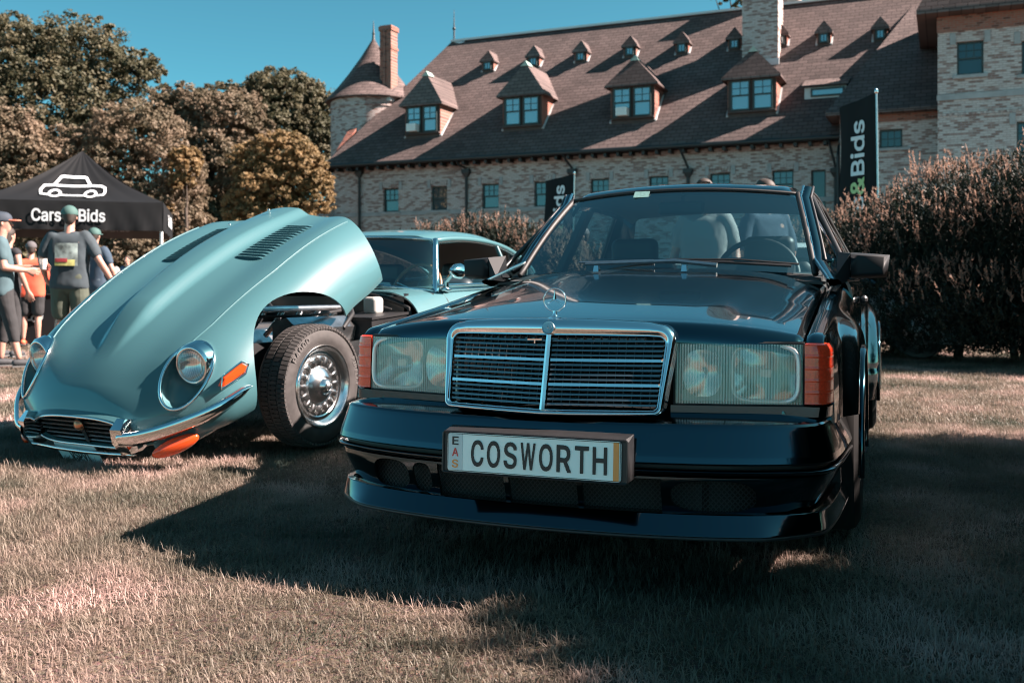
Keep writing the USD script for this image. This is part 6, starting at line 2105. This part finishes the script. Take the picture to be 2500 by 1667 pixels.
# display table
tb = thing('display_table', 'table under a black cloth with a car outline, behind the standing people', 'table', (-8.0, 15.4, 0), 10)
add(tb, 'table_cloth', hull([(x * (1 if z else 1.03), y * (1 if z else 1.06), z) for x in (-.95, .95) for y in (-.38, .38) for z in (.0, .74)]), 'tent_cloth')
add(tb, 'table_top', box((0, 0, .752), (1.94, .80, .02), .005), 'tent_cloth')
lg_ = car_outline(.5)
add(tb, 'car_logo', place(lg_, (.55, -.412, .34), (1, 0, 0), (0, .02, 1)), 'print_white')


# ---- sail flags
def flag(label, base, H, w, yaw, zb, lean, cap, ztext):
    t = thing('sail_flag', label, 'flag', base, yaw, None)
    pole = [(0, 0, 0), (0, 0, H * .6), (lean, 0, H)]
    add(t, 'pole', tube(pole, .016, 8), 'satin_steel', True)
    add(t, 'pole_tip', sph((lean, 0, H + .02), (.03, .03, .05), 2), 'chrome', True)
    rows = []
    for v in np.linspace(0, 1, 40):
        z = zb + (H - zb) * v
        row = []
        for u in np.linspace(0, 1, 14):
            top = -.13 * u * sm(v, .9, 1.0)
            wob = .035 * math.sin(v * 7 + u * 2.5) * u + .012 * math.sin(u * 9 + v * 4)
            row.append((-u * (w + .02 * math.sin(v * 5)) + lean * sm(v, .6, 1.0), wob, z + top))
        rows.append(row)
    FG = np.array(rows)
    add(t, 'cloth', shell(FG, .003), 'flag_cloth', True)
    size = cap / .62
    zc_ = ztext
    for word, mt in (('Cars', 'print_white'), ('&', 'print_green'), ('Bids', 'print_white')):
        g = text(word, size * .62, .003, True, 1.25)
        L = g.extents[0]
        v_ = np.array(g.vertices)
        # text runs up the cloth
        X = -w * .5 + cap * .5 - v_[:, 1]
        Z = zc_ + v_[:, 0]
        vq = np.clip((Z - zb) / (H - zb), 0, 1)
        uq = np.clip(-X / w, 0, 1)
        Y = .035 * np.sin(vq * 7 + uq * 2.5) * uq + .012 * np.sin(uq * 9 + vq * 4)
        mm = trimesh.Trimesh(np.stack([X + lean * sm(vq, .6, 1.0), Y - .012 - v_[:, 2], Z], 1), g.faces, process=False)
        add(t, 'lettering', mm, mt)
        zc_ += L + cap * .12
    return t


flag('tall black sail flag with vertical white lettering above the right hedge', (5.88, 16, 0), 4.0, .76, -58, .5, -.03, .27, 1.36)
flag('black sail flag with vertical lettering, half hidden behind the black sedan', (1.54, 25.0, 0), 3.72, .86, -32, .5, .03, .29, 1.05)


# ---- people
man, shp, k = person('man in a slate grey T-shirt with a back print, olive shorts and a green cap', (-5.2, 11.7, 0), 8, 1.80, dict(elR=(.34, -.05, 1.17), wrR=(.47, .03, .92), elL=(-.31, -.02, 1.17), wrL=(-.30, .12, .97), turn=.15), 'shirt_slate', .72, 'shorts_olive', .44, 'cap_green', 'shoe_dark', build=1.06)
pr = []
def back_print(x0, x1, z0, z1, d):
    q = [(x, z) for x in np.linspace(x0, x1, 6) for z in np.linspace(z0, z1, 6)]
    P_ = np.array([[(x * k, -.128 * k - d - .012 * math.cos(x * 9), z * k) for z in np.linspace(z0, z1, 6)] for x in np.linspace(x0, x1, 6)])
    return shell(P_, .002)
add(shp, 'back_print', back_print(-.12, .13, 1.10, 1.36, .012), 'print_picture', True)
add(shp, 'print_field', back_print(-.12, .10, 1.10, 1.17, .015), 'print_yellow', True)
add(shp, 'print_car', back_print(-.115, .02, 1.14, 1.185, .018), 'print_red', True)
person('person in a bright orange top, black shorts and orange shoes, facing the tent', (-7.25, 15.0, 0), 14, 1.54, dict(elR=(.25, .10, 1.16), wrR=(.14, .30, 1.12), elL=(-.25, .10, 1.16), wrL=(-.14, .30, 1.12), turn=.3), 'shirt_orange', .95, 'shorts_black', .40, 'cap_grey', 'shoe_orange', build=1.12)
person('man in a navy T-shirt and green cap, beside the man in slate grey', (-6.42, 15.3, 0), -6, 1.76, dict(elR=(.30, -.02, 1.15), wrR=(.30, .12, .92), turn=.1), 'shirt_navy', .6, 'jeans', .95, 'cap_green', 'shoe_dark')
person('man in a teal top and dark cap holding a plastic cup at the frame edge', (-5.54, 10.8, 0), -62, 1.66, dict(elR=(.25, .02, 1.15), wrR=(.20, .26, 1.12), elL=(-.24, .05, 1.15), wrL=(-.05, .40, 1.16), kneeR=(.11, .10, .50), ankR=(.12, .18, .085), turn=0), 'shirt_teal', .6, 'shorts_black', .72, 'cap_navy', 'shoe_dark', visor='cap_visor', build=1.05)
cupm = thing('plastic_cup', 'clear plastic cup held by the man in the teal top', 'cup', (-5.17, 10.98, 1.06), 0)
add(cupm, 'cup_wall', lathe([(0, 0), (.032, 0), (.042, .115), (.044, .118), (.041, .114), (.031, .004), (0, .004)], 24), 'cup', 30)
add(cupm, 'drink', lathe([(0, .006), (.030, .006), (.0345, .05), (0, .05)], 20), 'amber_drink', 30)
person('woman in a black tank top and black leggings behind the man with the cup', (-6.28, 12.4, 0), -20, 1.60, dict(elL=(-.24, .06, 1.15), wrL=(-.16, .26, 1.05)), 'shirt_black', .06, 'shorts_black', .80, None, 'shoe_dark', hairlen=.05, build=.92)
person('far person in a white shirt on the lawn beyond the tent', (-10.9, 27, 0), 30, 1.70, None, 'shirt_white', .9, 'jeans', .95, None, 'shoe_dark')
person('far person in a blue shirt on the lawn beyond the tent', (-10.5, 27.2, 0), 170, 1.72, None, 'shirt_blue', .6, 'jeans', .95, None, 'shoe_dark')
person('person in a white shirt right behind the black sedan, seen through its windscreen', (1.78, 9.2, 0), 160, 1.85, None, 'shirt_white', .7, 'jeans', .95, None, 'shoe_dark')
person('dark haired person whose hair shows just over the roof of the black sedan', (2.52, 9.9, 0), 20, 1.93, None, 'shirt_navy', .9, 'shorts_black', .45, None, 'shoe_dark')
person('person in a white top and grey cap seen through the sedan windows', (1.05, 14.8, 0), 100, 1.74, None, 'shirt_white', .7, 'shorts_olive', .45, 'cap_grey', 'shoe_dark')


# ---- far parked cars: lofted bodies
def far_car(label, loc, rz, paint):
    t = thing('parked_car', label, 'car', loc, rz)
    st = [(-2.15, .55, .35, .62), (-2.05, .74, .28, .72), (-1.2, .84, .22, .86), (0, .86, .20, .92), (1.3, .86, .22, .95), (2.0, .78, .28, .90), (2.12, .68, .38, .75)]
    rows = []
    for y, w, z0, z1 in st:
        rows.append([(w * .93, y, z0), (w, y, z0 + (z1 - z0) * .3), (w, y, z0 + (z1 - z0) * .7), (w * .90, y, z1), (w * .4, y, z1 + .02), (-w * .4, y, z1 + .02), (-w * .90, y, z1), (-w, y, z0 + (z1 - z0) * .7), (-w, y, z0 + (z1 - z0) * .3), (-w * .93, y, z0)])
    R_ = np.array(rows)
    ys = np.linspace(-2.15, 2.12, 30)
    R_ = CubicSpline(R_[:, 0, 1], R_)(ys)
    caps = [R_[:1] * [0, 1, 1] + [[0, 0, 0]], R_[-1:] * [0, 1, 1]]
    add(t, 'body', gridmesh(np.concatenate([caps[0], R_, caps[1]]), True), paint, 40)
    gr = add(t, 'windows', hull([(s * x, y, z) for s in (1, -1) for x, y, z in ((.76, -.85, .90), (.78, 1.7, .93), (.58, -.1, 1.38), (.58, 1.1, 1.38))]), 'far_glass', 30)
    add(t, 'roof', hull([(s * x, y, z) for s in (1, -1) for x, y, z in ((.60, -.2, 1.37), (.60, 1.2, 1.37), (.50, .0, 1.43), (.50, 1.0, 1.43))]), paint, 30)
    for s in (1, -1):
        for y in (-.35 * 0 + .62,):
            add(t, 'pillar', bar((s * .785, y - .1, .92), (s * .60, y - .05, 1.38), .06, .05), paint)
        add(t, 'headlamp', box((s * .55, -2.1, .62), (.28, .08, .12), .02), 'lamp_bowl')
        for y in (-1.3, 1.35):
            w_ = add(t, 'wheel', move(lathe([(.2, -.1), (.3, -.1), (.32, -.06), (.32, .06), (.3, .1), (.2, .1)], 32, 'x'), s * .78, y, .32), 'rubber', 30)
            add(w_, 'rim', move(lathe([(0, s * .09), (.06, s * .095), (.2, s * .07), (.2, -s * .08)], 24, 'x'), s * .78, y, .32), 'alloy', 30)
    return t


far_car('pale car parked far off, its roof just showing over the raised teal bonnet', (-7.9, 26.5, 0), 70, 'far_paint_pale')
far_car('blue grey car parked on the far lawn between the tent and the raised bonnet', (-10.7, 30, 0), 60, 'far_paint_blue')
far_car('pale car parked behind the black sedan, seen through its rear window', (3.9, 13.2, 0), 75, 'far_paint_pale')
